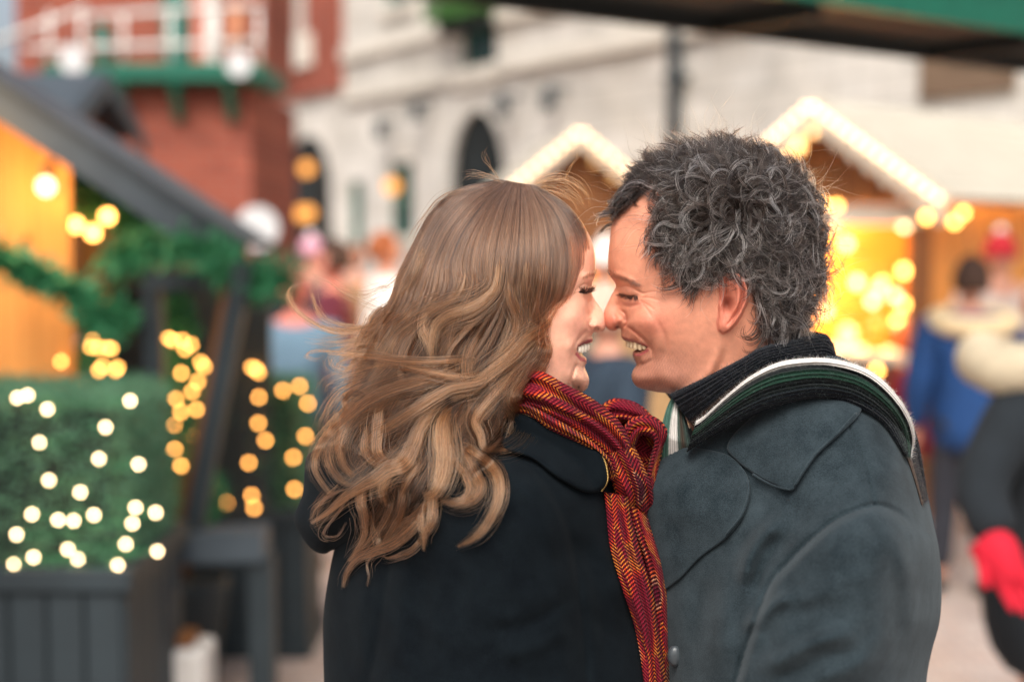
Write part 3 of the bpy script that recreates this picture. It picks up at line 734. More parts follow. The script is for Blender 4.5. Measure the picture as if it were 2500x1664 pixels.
def box_hedge(label, loc, w, d, h, n, size, bulbs_px, Yb, bm, br, wire_label, shape='box', m=box_m):
    t = thing('topiary', label, 'topiary', loc)
    if shape == 'box':
        f = rng.choice(5, n, p=np.array([w * h, w * h * 0.25, d * h, d * h, w * d]) / (w * h * 1.25 + 2 * d * h + w * d)); a = rng.uniform(-0.5, 0.5, n); b_ = rng.uniform(0, 1, n)
        pts = np.zeros((n, 3)); nr_ = np.zeros((n, 3))
        for i, (c, nn_) in enumerate((((a * w, -d / 2, b_ * h), (0, -1, 0)), ((a * w, d / 2, b_ * h), (0, 1, 0)), ((-w / 2, a * d, b_ * h), (-1, 0, 0)), ((w / 2, a * d, b_ * h), (1, 0, 0)), ((a * w, (b_ - 0.5) * d, h), (0, 0, 1)))):
            k = f == i; pts[k] = np.stack(np.broadcast_arrays(*c), 1)[k]; nr_[k] = nn_
        r0 = 0.035; q = np.clip(pts, [-w / 2 + r0, -d / 2 + r0, 0], [w / 2 - r0, d / 2 - r0, h - r0]); dd = pts - q; L_ = np.linalg.norm(dd, axis=1)[:, None]; pts = np.where(L_ > r0, q + dd / np.maximum(L_, 1e-6) * r0, pts)
        pts = pts + nr_ * rng.normal(0, 0.012, n)[:, None] - nr_ * 0.0
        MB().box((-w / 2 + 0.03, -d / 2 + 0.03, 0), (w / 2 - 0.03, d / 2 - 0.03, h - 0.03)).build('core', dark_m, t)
    else:                                    # spiral-cut cone
        u = rng.uniform(0, 1, n); th = rng.uniform(0, 6.28, n); turn = (u * 4.0 - th / 6.28) % 1.0
        rad = (w / 2) * (1.02 - 0.82 * u) * (0.55 + 0.45 * np.sin(math.pi * turn) ** 0.7)
        pts = np.stack([rad * np.cos(th), rad * np.sin(th), u * h], 1); nr_ = np.stack([np.cos(th), np.sin(th), 0.5 + 0 * th], 1); pts += rng.normal(0, 0.01, (n, 3))
        MB().tube([(0, 0, -0.25), (0, 0, 0.0), (0, 0, h * 0.95)], [0.025, 0.022, 0.008], 8).build('trunk', brown_m, t, True)
    v, fc = leaves(pts, nr_ * 0.8, size, 0.7, 0.6); mesh_obj('foliage', v, fc, m, t, False)
    return t

def light_string(label, px_list, Y, m, r_, dims=()):
    c = [PV(px, py, Y + random.uniform(-0.03, 0.03)) for px, py in px_list]; base = c[0].copy(); base.z = 0
    t = thing('string_lights', label, 'string lights', base)
    for i, q in enumerate(c): bulb(t, q - base, m, r_)
    order = sorted(c, key=lambda q: q.z); w = MB()
    for a, b_ in zip(order[:-1], order[1:]):
        mid = (a + b_) / 2 + Vector((0, 0.03, -0.01)); w.tube([a - base, mid - base, b_ - base], 0.0018, 4, False)
    w.build('wire', fir_m, t)
    return t
S6 = lambda l: [(x / 1.4075, 550 + y / 1.4075) for x, y in l]
h1c = P(70, 1200, 4.25)
plank_planter('dark plank planter under the near clipped hedge', (h1c[0], 4.25, 0), 0.74, 0.66, 0.755, 7)
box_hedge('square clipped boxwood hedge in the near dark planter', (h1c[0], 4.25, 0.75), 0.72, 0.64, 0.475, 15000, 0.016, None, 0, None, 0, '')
light_string('cream fairy lights over the near square hedge', S6([(60, 592), (95, 583), (163, 631), (447, 602), (363, 693), (135, 745), (340, 801), (476, 820), (168, 875), (276, 916), (110, 992), (200, 1011), (253, 1014), (323, 994), (466, 969), (455, 1023), (535, 986), (57, 1061), (233, 1112), (268, 1146), (115, 1139), (47, 1163), (432, 1094), (405, 1166), (541, 1119)]), 3.90, bulb_white, 0.0065)
h2c = P(628, 1100, 5.85)
plank_planter('dark plank planter under the smaller clipped hedge', (h2c[0], 5.85, 0), 0.44, 0.44, 0.60, 5)
box_hedge('smaller square clipped hedge in the planter beside the timber frame', (h2c[0], 5.85, 0.60), 0.42, 0.42, 0.50, 8000, 0.018, None, 0, None, 0, '')
light_string('amber fairy lights over the smaller square hedge', S6([(865, 488), (880, 492), (888, 505), (890, 590), (972, 567), (1029, 552), (1058, 611), (888, 679), (912, 738), (1050, 724), (855, 815), (1008, 797), (753, 908), (865, 927), (780, 954), (873, 970), (1012, 906)]), 5.60, bulb_amber, 0.0085)
for (px, lab, lst) in ((235, 'amber fairy lights wound round the spiral shrub by the pine boards', [(373, 358), (315, 392), (312, 418), (338, 420), (368, 422), (383, 424), (210, 467), (352, 483), (340, 498), (398, 497), (405, 487), (282, 531), (327, 563), (375, 560), (288, 578), (290, 612)]),
                       (440, 'amber fairy lights wound round the spiral shrub beside the timber frame', [(533, 359), (580, 388), (595, 395), (628, 395), (636, 425), (657, 410), (560, 465), (690, 470), (702, 485), (527, 515), (623, 507), (680, 536), (545, 597), (660, 570), (605, 597), (622, 640), (675, 632), (562, 672), (598, 686), (673, 724), (558, 738), (601, 770), (622, 825), (665, 811)])):
    c = P(px, 900, 5.3)
    tp = thing('plant_pot', 'dark round pot holding the spiral shrub ' + ('by the pine boards' if px < 300 else 'beside the timber frame'), 'pot', (c[0], 5.3, 0))
    MB().tube([(0, 0, 0), (0, 0, 0.02), (0, 0, 0.36), (0, 0, 0.40)], [0.12, 0.125, 0.17, 0.18], 18).build('pot', char_m, tp, True); MB().tube([(0, 0, 0.36), (0, 0, 0.402)], [0.16, 0.16], 18).build('soil', dark_m, tp)
    box_hedge('spiral cut shrub ' + ('by the pine boards' if px < 300 else 'beside the timber frame'), (c[0], 5.3, 0.62), 0.34, 0.34, 0.80 if px < 300 else 0.84, 6000, 0.022, None, 0, None, 0, '', 'spiral', fir_m)
    light_string(lab, S6(lst), 5.12, bulb_amber, 0.0085)

# ------------------------------------------------------------------ timber frame
tf = thing('timber_frame', 'dark leaning timber frame between the hedges', 'timber frame', (P(520, 1200, 4.75)[0], 4.75, 0))
q = lambda px, py, Y=4.75: PV(px, py, Y) - tf.location
MB().bar(q(598, 640), q(462, 1350), 0.07, 0.06).build('post', char_m, tf); MB().bar(q(566, 640, 4.8), q(425, 1380, 4.8), 0.05, 0.022).build('facing', brown_m, tf)
MB().bar(q(372, 690, 4.95), q(395, 1330, 4.95), 0.07, 0.06).build('post', char_m, tf)
MB().bar(q(330, 1330), q(652, 1322), 0.16, 0.10).build('beam', slate_m, tf); MB().bar(q(360, 690, 4.9), q(610, 672, 4.9), 0.06, 0.06).build('rail', char_m, tf)
for px, py in ((350, 1350), (640, 1350)):
    a = q(px, py); MB().box((a.x - 0.04, -0.05, -tf.location.z), (a.x + 0.04, 0.05, a.z)).build('leg', char_m, tf)
pd_ = thing('footing_block', 'white painted block standing on the paving below the timber frame', 'block', (P(435, 1640, 4.55)[0], 4.55, 0))
bm = MB(); bm.box((-0.105, -0.1, 0.0), (0.105, 0.1, 0.36), bev=0.012); bm.build('block', white_m, pd_); MB().box((-0.06, -0.06, 0.361), (0.06, 0.06, 0.40), bev=0.01).build('cap', brown_m, pd_)

# ------------------------------------------------------------------ canopy overhead
cn = thing('canopy', 'dark green timber canopy overhead beyond the man', 'canopy', (0.216, 5.0, 0), rz=math.atan2(1.25, 1.674))
zc = 2.51
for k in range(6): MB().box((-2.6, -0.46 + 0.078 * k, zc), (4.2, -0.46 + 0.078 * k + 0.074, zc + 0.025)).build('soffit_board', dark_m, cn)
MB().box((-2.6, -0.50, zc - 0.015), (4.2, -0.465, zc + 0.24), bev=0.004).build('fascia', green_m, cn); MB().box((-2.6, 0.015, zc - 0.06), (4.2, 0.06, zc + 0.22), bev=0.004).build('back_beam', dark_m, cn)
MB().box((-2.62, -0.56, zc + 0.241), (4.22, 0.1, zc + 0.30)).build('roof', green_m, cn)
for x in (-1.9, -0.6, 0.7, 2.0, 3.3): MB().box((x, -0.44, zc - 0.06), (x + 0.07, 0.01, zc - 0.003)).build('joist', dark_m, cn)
MB().box((4.0, -0.34, 0), (4.12, -0.22, zc - 0.02)).build('post', green_m, cn); MB().box((-2.5, -0.34, 0), (-2.38, -0.22, zc - 0.02)).build('post', green_m, cn)
# ================================================================== passers-by
def skin_obj(name, verts, edges, rad, m, parent, root=0, sub=2):
    me = bpy.data.meshes.new(name); me.from_pydata([tuple(v) for v in verts], edges, [])
    o = link(name, me, parent)
    md = o.modifiers.new('skin', 'SKIN'); md.use_smooth_shade = True
    for i, r_ in enumerate(rad): me.skin_vertices[0].data[i].radius = (r_, r_) if np.isscalar(r_) else r_
    me.skin_vertices[0].data[root].use_root = True
    s = o.modifiers.new('sub', 'SUBSURF'); s.levels = sub; s.render_levels = sub
    me.materials.append(m)
    return o

_pm = {}
def pmat(c, rough=0.85):
    k = (c, rough)
    if k not in _pm: _pm[k] = mat('cloth_%d' % len(_pm), srgb(*c), rough=rough, var=0.14, scale=18, bump=0.2, bscale=60)
    return _pm[k]

def head_mesh(parent, z, r_, f, skin_c, hair_c, hat=None, long=False):
    """head with brow, nose, chin; f = facing angle in the xy plane"""
    v, fc = [], []; n, m = 20, 14
    for i in range(m + 1):
        ph = math.pi * i / m
        for k in range(n):
            th = 2 * math.pi * k / n; x = math.sin(ph) * math.cos(th); y = math.sin(ph) * math.sin(th); zz = math.cos(ph)
            x, y, zz = x * 0.98, y * 0.78, zz * 1.22
            if zz < -0.2: x *= 1 + 0.35 * (zz + 0.2) * (0.4 if x > 0 else 1); y *= 1 + 0.38 * (zz + 0.2)
            nose = math.exp(-((zz + 0.15) / 0.22) ** 2 - (y / 0.14) ** 2) if x > 0 else 0; x += 0.2 * nose
            chin = math.exp(-((zz + 1.0) / 0.2) ** 2 - (y / 0.3) ** 2) if x > 0 else 0; x += 0.14 * chin
            eye = math.exp(-((zz - 0.1) / 0.12) ** 2 - ((abs(y) - 0.3) / 0.16) ** 2) if x > 0 else 0; x -= 0.07 * eye
            v.append((x * r_, y * r_, zz * r_))
    for i in range(m):
        for k in range(n): fc.append((i * n + k, (i + 1) * n + k, (i + 1) * n + (k + 1) % n, i * n + (k + 1) % n))
    M_ = Matrix.Translation((0, 0, z)) @ Matrix.Rotation(f, 4, 'Z')
    vv = [tuple(M_ @ Vector(q)) for q in v]
    hv_, hf = [], []
    capn = 9
    for i in range(capn + 1):
        ph = 0.02 + (math.pi * (0.52 if hat else 0.60)) * i / capn
        for k in range(n):
            th = 2 * math.pi * k / n; x = math.sin(ph) * math.cos(th); y = math.sin(ph) * math.sin(th); zz = math.cos(ph)
            b_ = 1.12 + (0.08 * math.sin(5 * th + i) if not hat else 0.03)
            x, y, zz = x * b_ - (0.0 if hat else 0.10), y * 0.84 * b_, zz * 1.22 * b_ + (0.06 if hat else 0.02)
            if not hat and zz < 0.45 and x > 0.2: x, y = x * 0.8, y * 0.86
            hv_.append(tuple(M_ @ Vector((x * r_, y * r_, zz * r_))))
    for i in range(capn):
        for k in range(n): hf.append((i * n + k, (i + 1) * n + k, (i + 1) * n + (k + 1) % n, i * n + (k + 1) % n))
    o = mesh_obj('hat' if hat else 'hair', hv_, hf, pmat(hat if hat else hair_c), parent)
    sd = o.modifiers.new('th', 'SOLIDIFY'); sd.thickness = 0.012; sd.offset = -1
    if hat: MB().ball(tuple(M_ @ Vector((0, 0, 1.45 * r_))), 0.35 * r_, 10).build('pompom', pmat((232, 226, 218)), o, True)
    return vv, fc

def passer(label, px, Y, height, f, coat_c, legs_c=(44, 46, 54), skin_c=(206, 150, 126), hair_c=(70, 48, 36), hat=None, hood=None, group='people strolling through the market', arms='down', bulk=1.0):
    c = P(px, 800, Y); t = thing('person', label, 'person', (c[0], Y, 0), group, rz=0)
    k = height / 1.72; cf, sf = math.cos(f), math.sin(f)
    L3 = lambda a, b_, z: (cf * a * k - sf * b_ * k, sf * a * k + cf * b_ * k, z * k)     # a forward, b to its left, z up
    st = 0.10
    # body: one continuous figure
    V_ = [L3(0, 0, .92), L3(0, 0, 1.15), L3(0, 0, 1.36), L3(0.01, 0, 1.46), L3(0.02, 0, 1.52)]
    E = [(0, 1), (1, 2), (2, 3), (3, 4)]; Rr = [.13, .12, .12, .06, .05]
    for s in (-1, 1):
        n0 = len(V_); V_ += [L3(0, s * .09, .86), L3(.02 + s * st * .5, s * .095, .48), L3(s * st, s * .10, .09), L3(s * st + .13, s * .11, .04)]
        E += [(0, n0), (n0, n0 + 1), (n0 + 1, n0 + 2), (n0 + 2, n0 + 3)]; Rr += [.085, .058, .04, .035]
        n0 = len(V_); V_ += [L3(0, s * .19, 1.38), L3(-.03, s * .25, 1.10), L3(.08, s * .25, .86), L3(.11, s * .24, .77)]
        E += [(2, n0), (n0, n0 + 1), (n0 + 1, n0 + 2), (n0 + 2, n0 + 3)]; Rr += [.06, .042, .032, .036]
    b = skin_obj('body', V_, E, [r_ * k for r_ in Rr], pmat(skin_c, 0.6), t)
    hm, hf = head_mesh(t, 1.61 * k, 0.098 * k, f, skin_c, hair_c, hat)
    mesh_obj('head', hm, hf, pmat(skin_c, 0.6), t)
    # trousers and coat over it
    V_ = [L3(0, 0, .9)]; E = []; Rr = [.14]
    for s in (-1, 1):
        n0 = len(V_); V_ += [L3(0, s * .09, .84), L3(.02 + s * st * .5, s * .095, .48), L3(s * st, s * .10, .12)]; E += [(0, n0), (n0, n0 + 1), (n0 + 1, n0 + 2)]; Rr += [.105, .078, .062]
    skin_obj('trousers', V_, E, [r_ * k for r_ in Rr], pmat(legs_c), t)
    V_ = [L3(0, 0, .72), L3(0, 0, .95), L3(0, 0, 1.15), L3(0, 0, 1.34), L3(0, 0, 1.46)]; E = [(0, 1), (1, 2), (2, 3), (3, 4)]; Rr = [.19 * bulk, .175 * bulk, .165 * bulk, .165 * bulk, .085]
    for s in (-1, 1):
        n0 = len(V_); V_ += [L3(0, s * .20, 1.37), L3(-.03, s * .265, 1.10), L3(.08, s * .255, .86)]; E += [(3, n0), (n0, n0 + 1), (n0 + 1, n0 + 2)]; Rr += [.085 * bulk, .068 * bulk, .055]
    skin_obj('coat', V_, E, [r_ * k for r_ in Rr], pmat(coat_c), t)
    for s in (-1, 1):
        a = Vector(L3(s * st + .05, s * .105, .0)); sh = MB(); sh.tube([a + Vector((-cf * .09 * k, -sf * .09 * k, .045 * k)), a + Vector((0, 0, .05 * k)), a + Vector((cf * .10 * k, sf * .10 * k, .04 * k)), a + Vector((cf * .16 * k, sf * .16 * k, .03 * k))], [.035 * k, .046 * k, .044 * k, .02 * k], 10); sh.build('shoe', pmat((34, 30, 28)), t, True)
    if hood:
        mb = MB(); ring = [L3(0.13 * math.cos(a) - 0.05, 0.19 * math.sin(a), 1.42 + 0.03 * math.cos(a)) for a in np.linspace(0, 2 * math.pi, 15)]
        mb.tube(ring, 0.052 * k, 10, False); mb.build('fur_trim', pmat(hood), t, True)
    return t

FC = -math.pi / 2          # facing the camera
passer('person in pink hat and dark teal coat by the arched doorway', 762, 11.0, 1.70, FC, (38, 58, 64), hat=(214, 160, 178))
passer('person in maroon coat walking near the timber frame', 815, 8.2, 1.66, math.pi, (96, 34, 48), skin_c=(206, 130, 110))
passer('person in white coat with ginger hair before the limestone wall', 940, 9.4, 1.72, 0.3, (226, 220, 212), hair_c=(150, 84, 48))
passer('person in pale blue jacket beside the lit hedge', 722, 7.2, 1.52, math.pi / 2, (96, 122, 140), skin_c=(214, 128, 112), hair_c=(196, 104, 92))
passer('person in navy coat near the round white lamp', 655, 12.5, 1.74, math.pi / 2, (26, 36, 48), hair_c=(40, 32, 28))
passer('person in tan coat in the crowd before the arched doorway', 868, 12.0, 1.64, FC, (150, 112, 76), hair_c=(120, 66, 40))
passer('person in cream hat and grey green coat seen between the faces', 1478, 7.6, 1.66, FC, (120, 128, 112), hat=(236, 230, 222))
passer('person in navy quilted coat seen below the touching noses', 1478, 5.0, 1.50, 0.4, (38, 52, 66), hair_c=(214, 190, 170), bulk=1.15)
passer('person in camel coat beyond the man', 1612, 6.4, 1.60, FC, (196, 158, 112), hair_c=(80, 56, 40))
passer('person in royal blue parka with pale fur hood seen from behind', 2368, 6.6, 1.58, math.pi / 2, (24, 62, 112), hood=(214, 190, 150), hair_c=(66, 46, 36), bulk=1.2)
passer('person in red and white hat by the amber lit hut', 2438, 8.0, 1.70, FC, (196, 178, 168), hat=(196, 44, 52), hair_c=(90, 66, 50))
passer('child in dark red coat by the royal blue parka', 2262, 7.4, 1.20, math.pi / 2, (128, 22, 34), legs_c=(150, 110, 70))

# the passer-by at the picture's edge: black coat, cream fur collar, red glove
ec = P(2590, 800, 3.75)
ed = thing('person', 'person in long black quilted coat with cream fur collar and red gloves', 'person', (ec[0], 3.75, 0), 'people strolling through the market')
E_ = lambda px, py, Y: PV(px, py, Y) - ed.location
V_ = [Vector((0, 0, .95)), Vector((0, 0, 1.1)), Vector((0, 0, 1.22)), Vector((0, 0, 1.34)), Vector((-.01, 0, 1.42))]; ee = [(0, 1), (1, 2), (2, 3), (3, 4)]; rr = [.13, .13, .12, .06, .055]
for s in (-1, 1):
    n0 = len(V_); V_ += [Vector((0, s * .09, .86)), Vector((0, s * .09, .48)), Vector((0, s * .09, .09)), Vector((-.13, s * .09, .04))]; ee += [(0, n0), (n0, n0 + 1), (n0 + 1, n0 + 2), (n0 + 2, n0 + 3)]; rr += [.085, .058, .04, .035]
arm = [E_(2492, 1000, 3.64), E_(2385, 1190, 3.56), E_(2452, 1345, 3.44)]
arm2 = [Vector((0.02, .2, 1.22)), Vector((0.12, .27, 1.0)), Vector((0.1, .25, .78))]
for am in (arm, arm2):
    n0 = len(V_); V_ += am; ee += [(2, n0), (n0, n0 + 1), (n0 + 1, n0 + 2)]; rr += [.06, .042, .03]
skin_obj('body', V_, ee, rr, pmat((206, 150, 126), 0.6), ed)
hm, hf = head_mesh(ed, 1.51, 0.10, math.pi, (206, 150, 126), (60, 44, 36)); mesh_obj('head', hm, hf, pmat((206, 150, 126), 0.6), ed)
quilt = pmat((24, 30, 35), 0.95)
V_ = [Vector((0, 0, .45)), Vector((0, 0, .8)), Vector((0, 0, 1.02)), Vector((0, 0, 1.20)), Vector((0, 0, 1.33))]; ee = [(0, 1), (1, 2), (2, 3), (3, 4)]; rr = [.20, .205, .20, .19, .10]
for am in (arm, arm2):
    n0 = len(V_); ps = [am[0], am[0].lerp(am[1], .5), am[1], am[1].lerp(am[2], .5), am[1].lerp(am[2], .85)]; V_ += ps; ee += [(3, n0)] + [(n0 + i, n0 + i + 1) for i in range(4)]; rr += [.095, .08, .074, .066, .056]
skin_obj('coat', V_, ee, rr, quilt, ed)
mb = MB()
mb.tube([(0.15 * math.cos(a) - .05, 0.16 * math.sin(a), 1.34 + 0.015 * math.sin(3 * a)) for a in np.linspace(0, 6.28, 24)], [0.066 + 0.006 * math.sin(7 * a) for a in np.linspace(0, 6.28, 24)], 12, False)
mb.build('fur_collar', pmat((186, 172, 146)), ed, True)
red = pmat((190, 20, 44)); 
def glove(parent, wrist, hand, nrm):
    d = (hand - wrist).normalized(); s = d.cross(nrm).normalized()
    V_ = [wrist - d * .05, wrist, wrist + d * .05, wrist + d * .09]; ee = [(0, 1), (1, 2), (2, 3)]; rr = [.052, .05, .045, .043]
    for i, (o, L_) in enumerate(((-.034, .065), (-.011, .078), (.012, .074), (.034, .058))):
        n0 = len(V_); a = V_[3] + s * o; V_ += [a + d * .012, a + d * (L_ * .5) + nrm * .006, a + d * L_ + nrm * .02]; ee += [(3, n0), (n0, n0 + 1), (n0 + 1, n0 + 2)]; rr += [.0125, .0118, .0095]
    n0 = len(V_); V_ += [V_[1] + s * .045 + d * .02, V_[1] + s * .065 + d * .055, V_[1] + s * .068 + d * .085]; ee += [(1, n0), (n0, n0 + 1), (n0 + 1, n0 + 2)]; rr += [.016, .013, .011]
    return skin_obj('glove', V_, ee, rr, red, parent, 1)
glove(ed, E_(2440, 1335, 3.44), E_(2530, 1540, 3.36), Vector((0, -1, 0)))
glove(ed, arm2[2] + Vector((0, 0, .03)), arm2[2] + Vector((-.12, 0, -.08)), Vector((0, -1, 0)))
# ================================================================== the two people: faces
YS = 1.552
skin_m = attr_mat('skin', rough=0.52, sss=0.16, sss_r=(0.010, 0.0035, 0.0018), bump=0.22, bscale=700.0, spec=0.28, var=0.09, vscale=120.0)
teeth_m2 = mat('white_teeth', srgb(236, 226, 208), rough=0.25, var=0.04, scale=60, spec=0.5)
teeth_m = mat('teeth', srgb(226, 204, 166), rough=0.25, var=0.06, scale=60, spec=0.5)
lash_m = hair_mat('lash_hair', 0.4, 0.5)

def lower_body(cx, Ys, z_neck, f, bulk=1.0):
    """neck-to-feet form (under the clothes) as rings; f = +1 faces +x, -1 faces -x"""
    mb = MB()
    def rings(rs, n=16):
        v = []; fc = []
        for (x, y, z, rx, ry) in rs:
            for k in range(n):
                a = 2 * math.pi * k / n; v.append((cx + f * x + rx * bulk * math.cos(a), Ys + y + ry * bulk * math.sin(a), z))
        for i in range(len(rs) - 1):
            for k in range(n): fc.append((i * n + k, i * n + (k + 1) % n, (i + 1) * n + (k + 1) % n, (i + 1) * n + k))
        fc.append(tuple(range(n))); fc.append(tuple((len(rs) - 1) * n + k for k in range(n))[::-1])
        mb.add(v, fc)
    s = z_neck
    rings([(0.0, 0, s, 0.05, 0.05), (0.0, 0, s - 0.07, 0.06, 0.08), (0, 0, s - 0.16, 0.085, 0.14), (0, 0, s - 0.3, 0.095, 0.145),
           (-0.01, 0, s - 0.48, 0.085, 0.13), (-0.01, 0, s - 0.62, 0.1, 0.15), (-0.02, 0, s - 0.72, 0.09, 0.14)])
    for q in (-1, 1):
        h = s - 0.68
        rings([(-0.02, q * 0.075, h, 0.085, 0.07), (0, q * 0.08, h * 0.78, 0.075, 0.065), (0.01, q * 0.08, h * 0.55, 0.052, 0.05),
               (-0.01, q * 0.08, h * 0.38, 0.055, 0.05), (-0.02, q * 0.08, 0.10, 0.036, 0.036), (-0.02, q * 0.08, 0.03, 0.042, 0.04)], 12)
    return mb

# ------------------------------------------------------------------ man's head (profile turned to -x)
MAN_PROF = [(1494, 549), (1490, 582), (1486.5, 615), (1485.5, 640), (1486, 658), (1489.5, 673), (1496, 683), (1502, 690), (1503.5, 696), (1502, 703), (1493, 720),
    (1483.5, 740), (1476, 757), (1474, 769), (1475, 783), (1479, 796), (1485, 803.5), (1494, 807), (1503, 806.5), (1511, 802), (1515.5, 803.5), (1517.5, 811), (1517, 819),
    (1519.5, 826), (1526, 831.5), (1538, 836), (1552, 841), (1559, 847), (1556, 853.5), (1549, 857), (1546, 862), (1546.5, 869), (1550, 879), (1554.5, 888), (1554.5, 894), (1549, 902),
    (1544.5, 911), (1543.3, 921), (1546, 933), (1553, 942), (1563, 947.5), (1580, 952), (1605, 957), (1637, 962), (1655, 985), (1680, 1030), (1715, 1080),
    (1800, 1090), (1900, 1080), (1970, 1050), (1975, 980), (1950, 900), (1930, 840), (1925, 790), (1938, 735), (1955, 670), (1962, 590), (1950, 510),
    (1918, 445), (1865, 402), (1785, 380), (1690, 384), (1610, 408), (1550, 450), (1512, 505)]
MAN_W = [(1500, 600, 26), (1530, 600, 43), (1575, 600, 57), (1640, 600, 68), (1720, 595, 74), (1800, 590, 76), (1880, 590, 64), (1935, 590, 38),
    (1522, 525, 26), (1560, 520, 47), (1620, 520, 62), (1700, 515, 72), (1800, 510, 74), (1890, 510, 56), (1585, 450, 32), (1640, 450, 50), (1720, 445, 62), (1800, 445, 63), (1880, 450, 42),
    (1650, 412, 26), (1730, 405, 36), (1800, 405, 37),
    (1496, 640, 23), (1530, 642, 43), (1570, 645, 56), (1640, 650, 67), (1494, 668, 13), (1508, 670, 28), (1528, 676, 40), (1553, 686, 50), (1600, 690, 60), (1650, 690, 66),
    (1507, 698, 7), (1508, 712, 9), (1516, 712, 18), (1530, 716, 30), (1545, 720, 39), (1560, 722, 47), (1590, 722, 57), (1640, 720, 64), (1700, 720, 68), (1760, 720, 71),
    (1490, 740, 6), (1500, 742, 8.5), (1512, 745, 12.5), (1521, 745, 22), (1540, 745, 37), (1565, 748, 51), (1600, 750, 61), (1650, 750, 66), (1720, 750, 68),
    (1481, 775, 9), (1491, 782, 12.5), (1503, 785, 15.5), (1513, 782, 17), (1521, 778, 17.5), (1527, 780, 20), (1536, 785, 33), (1550, 785, 45), (1575, 785, 55), (1620, 785, 62), (1680, 785, 65), (1740, 785, 67),
    (1522, 813, 12), (1532, 816, 22), (1545, 820, 32), (1560, 824, 40), (1590, 826, 50), (1640, 828, 57), (1700, 828, 61), (1760, 830, 62),
    (1538, 833, 18), (1560, 840, 29), (1580, 847, 36), (1597, 850, 43), (1620, 852, 49), (1680, 860, 55), (1740, 860, 58),
    (1552, 868, 15), (1562, 872, 23), (1580, 876, 32), (1610, 880, 41), (1660, 890, 48), (1720, 895, 53),
    (1550, 920, 13), (1565, 922, 22), (1590, 925, 31), (1630, 930, 39), (1680, 925, 46), (1600, 948, 14), (1640, 948, 30),
    (1690, 985, 36), (1740, 1000, 46), (1800, 950, 56), (1880, 900, 57), (1900, 980, 52), (1850, 850, 61), (1880, 780, 58), (1912, 760, 40), (1800, 880, 58), (1760, 950, 52), (1830, 1030, 52)]
MAN_EAR = [(1757, 684), (1766, 669), (1785, 661), (1804, 665), (1820, 680), (1829, 706), (1826, 736), (1812, 768), (1796, 793), (1780, 809), (1765, 815), (1753, 806), (1750, 788), (1754, 762), (1757, 722)]

def field_from(prof, wl, every=9):
    b = spline(prof, step=every, closed=True)
    pts = np.vstack([b, np.array(wl)[:, :2]]); val = np.concatenate([np.zeros(len(b)), np.array(wl)[:, 2] ** 2])
    t = TPS(pts, val, reg=2e-4)
    return lambda x, y: np.sqrt(np.clip(t(x, y), 4.0, None))

man_base = field_from(MAN_PROF, MAN_W)
MAN_MOUTH = [(1528, 833), (1545, 836), (1562, 840), (1582, 846.5), (1574, 854), (1562, 858.5), (1550, 858), (1543, 852)]

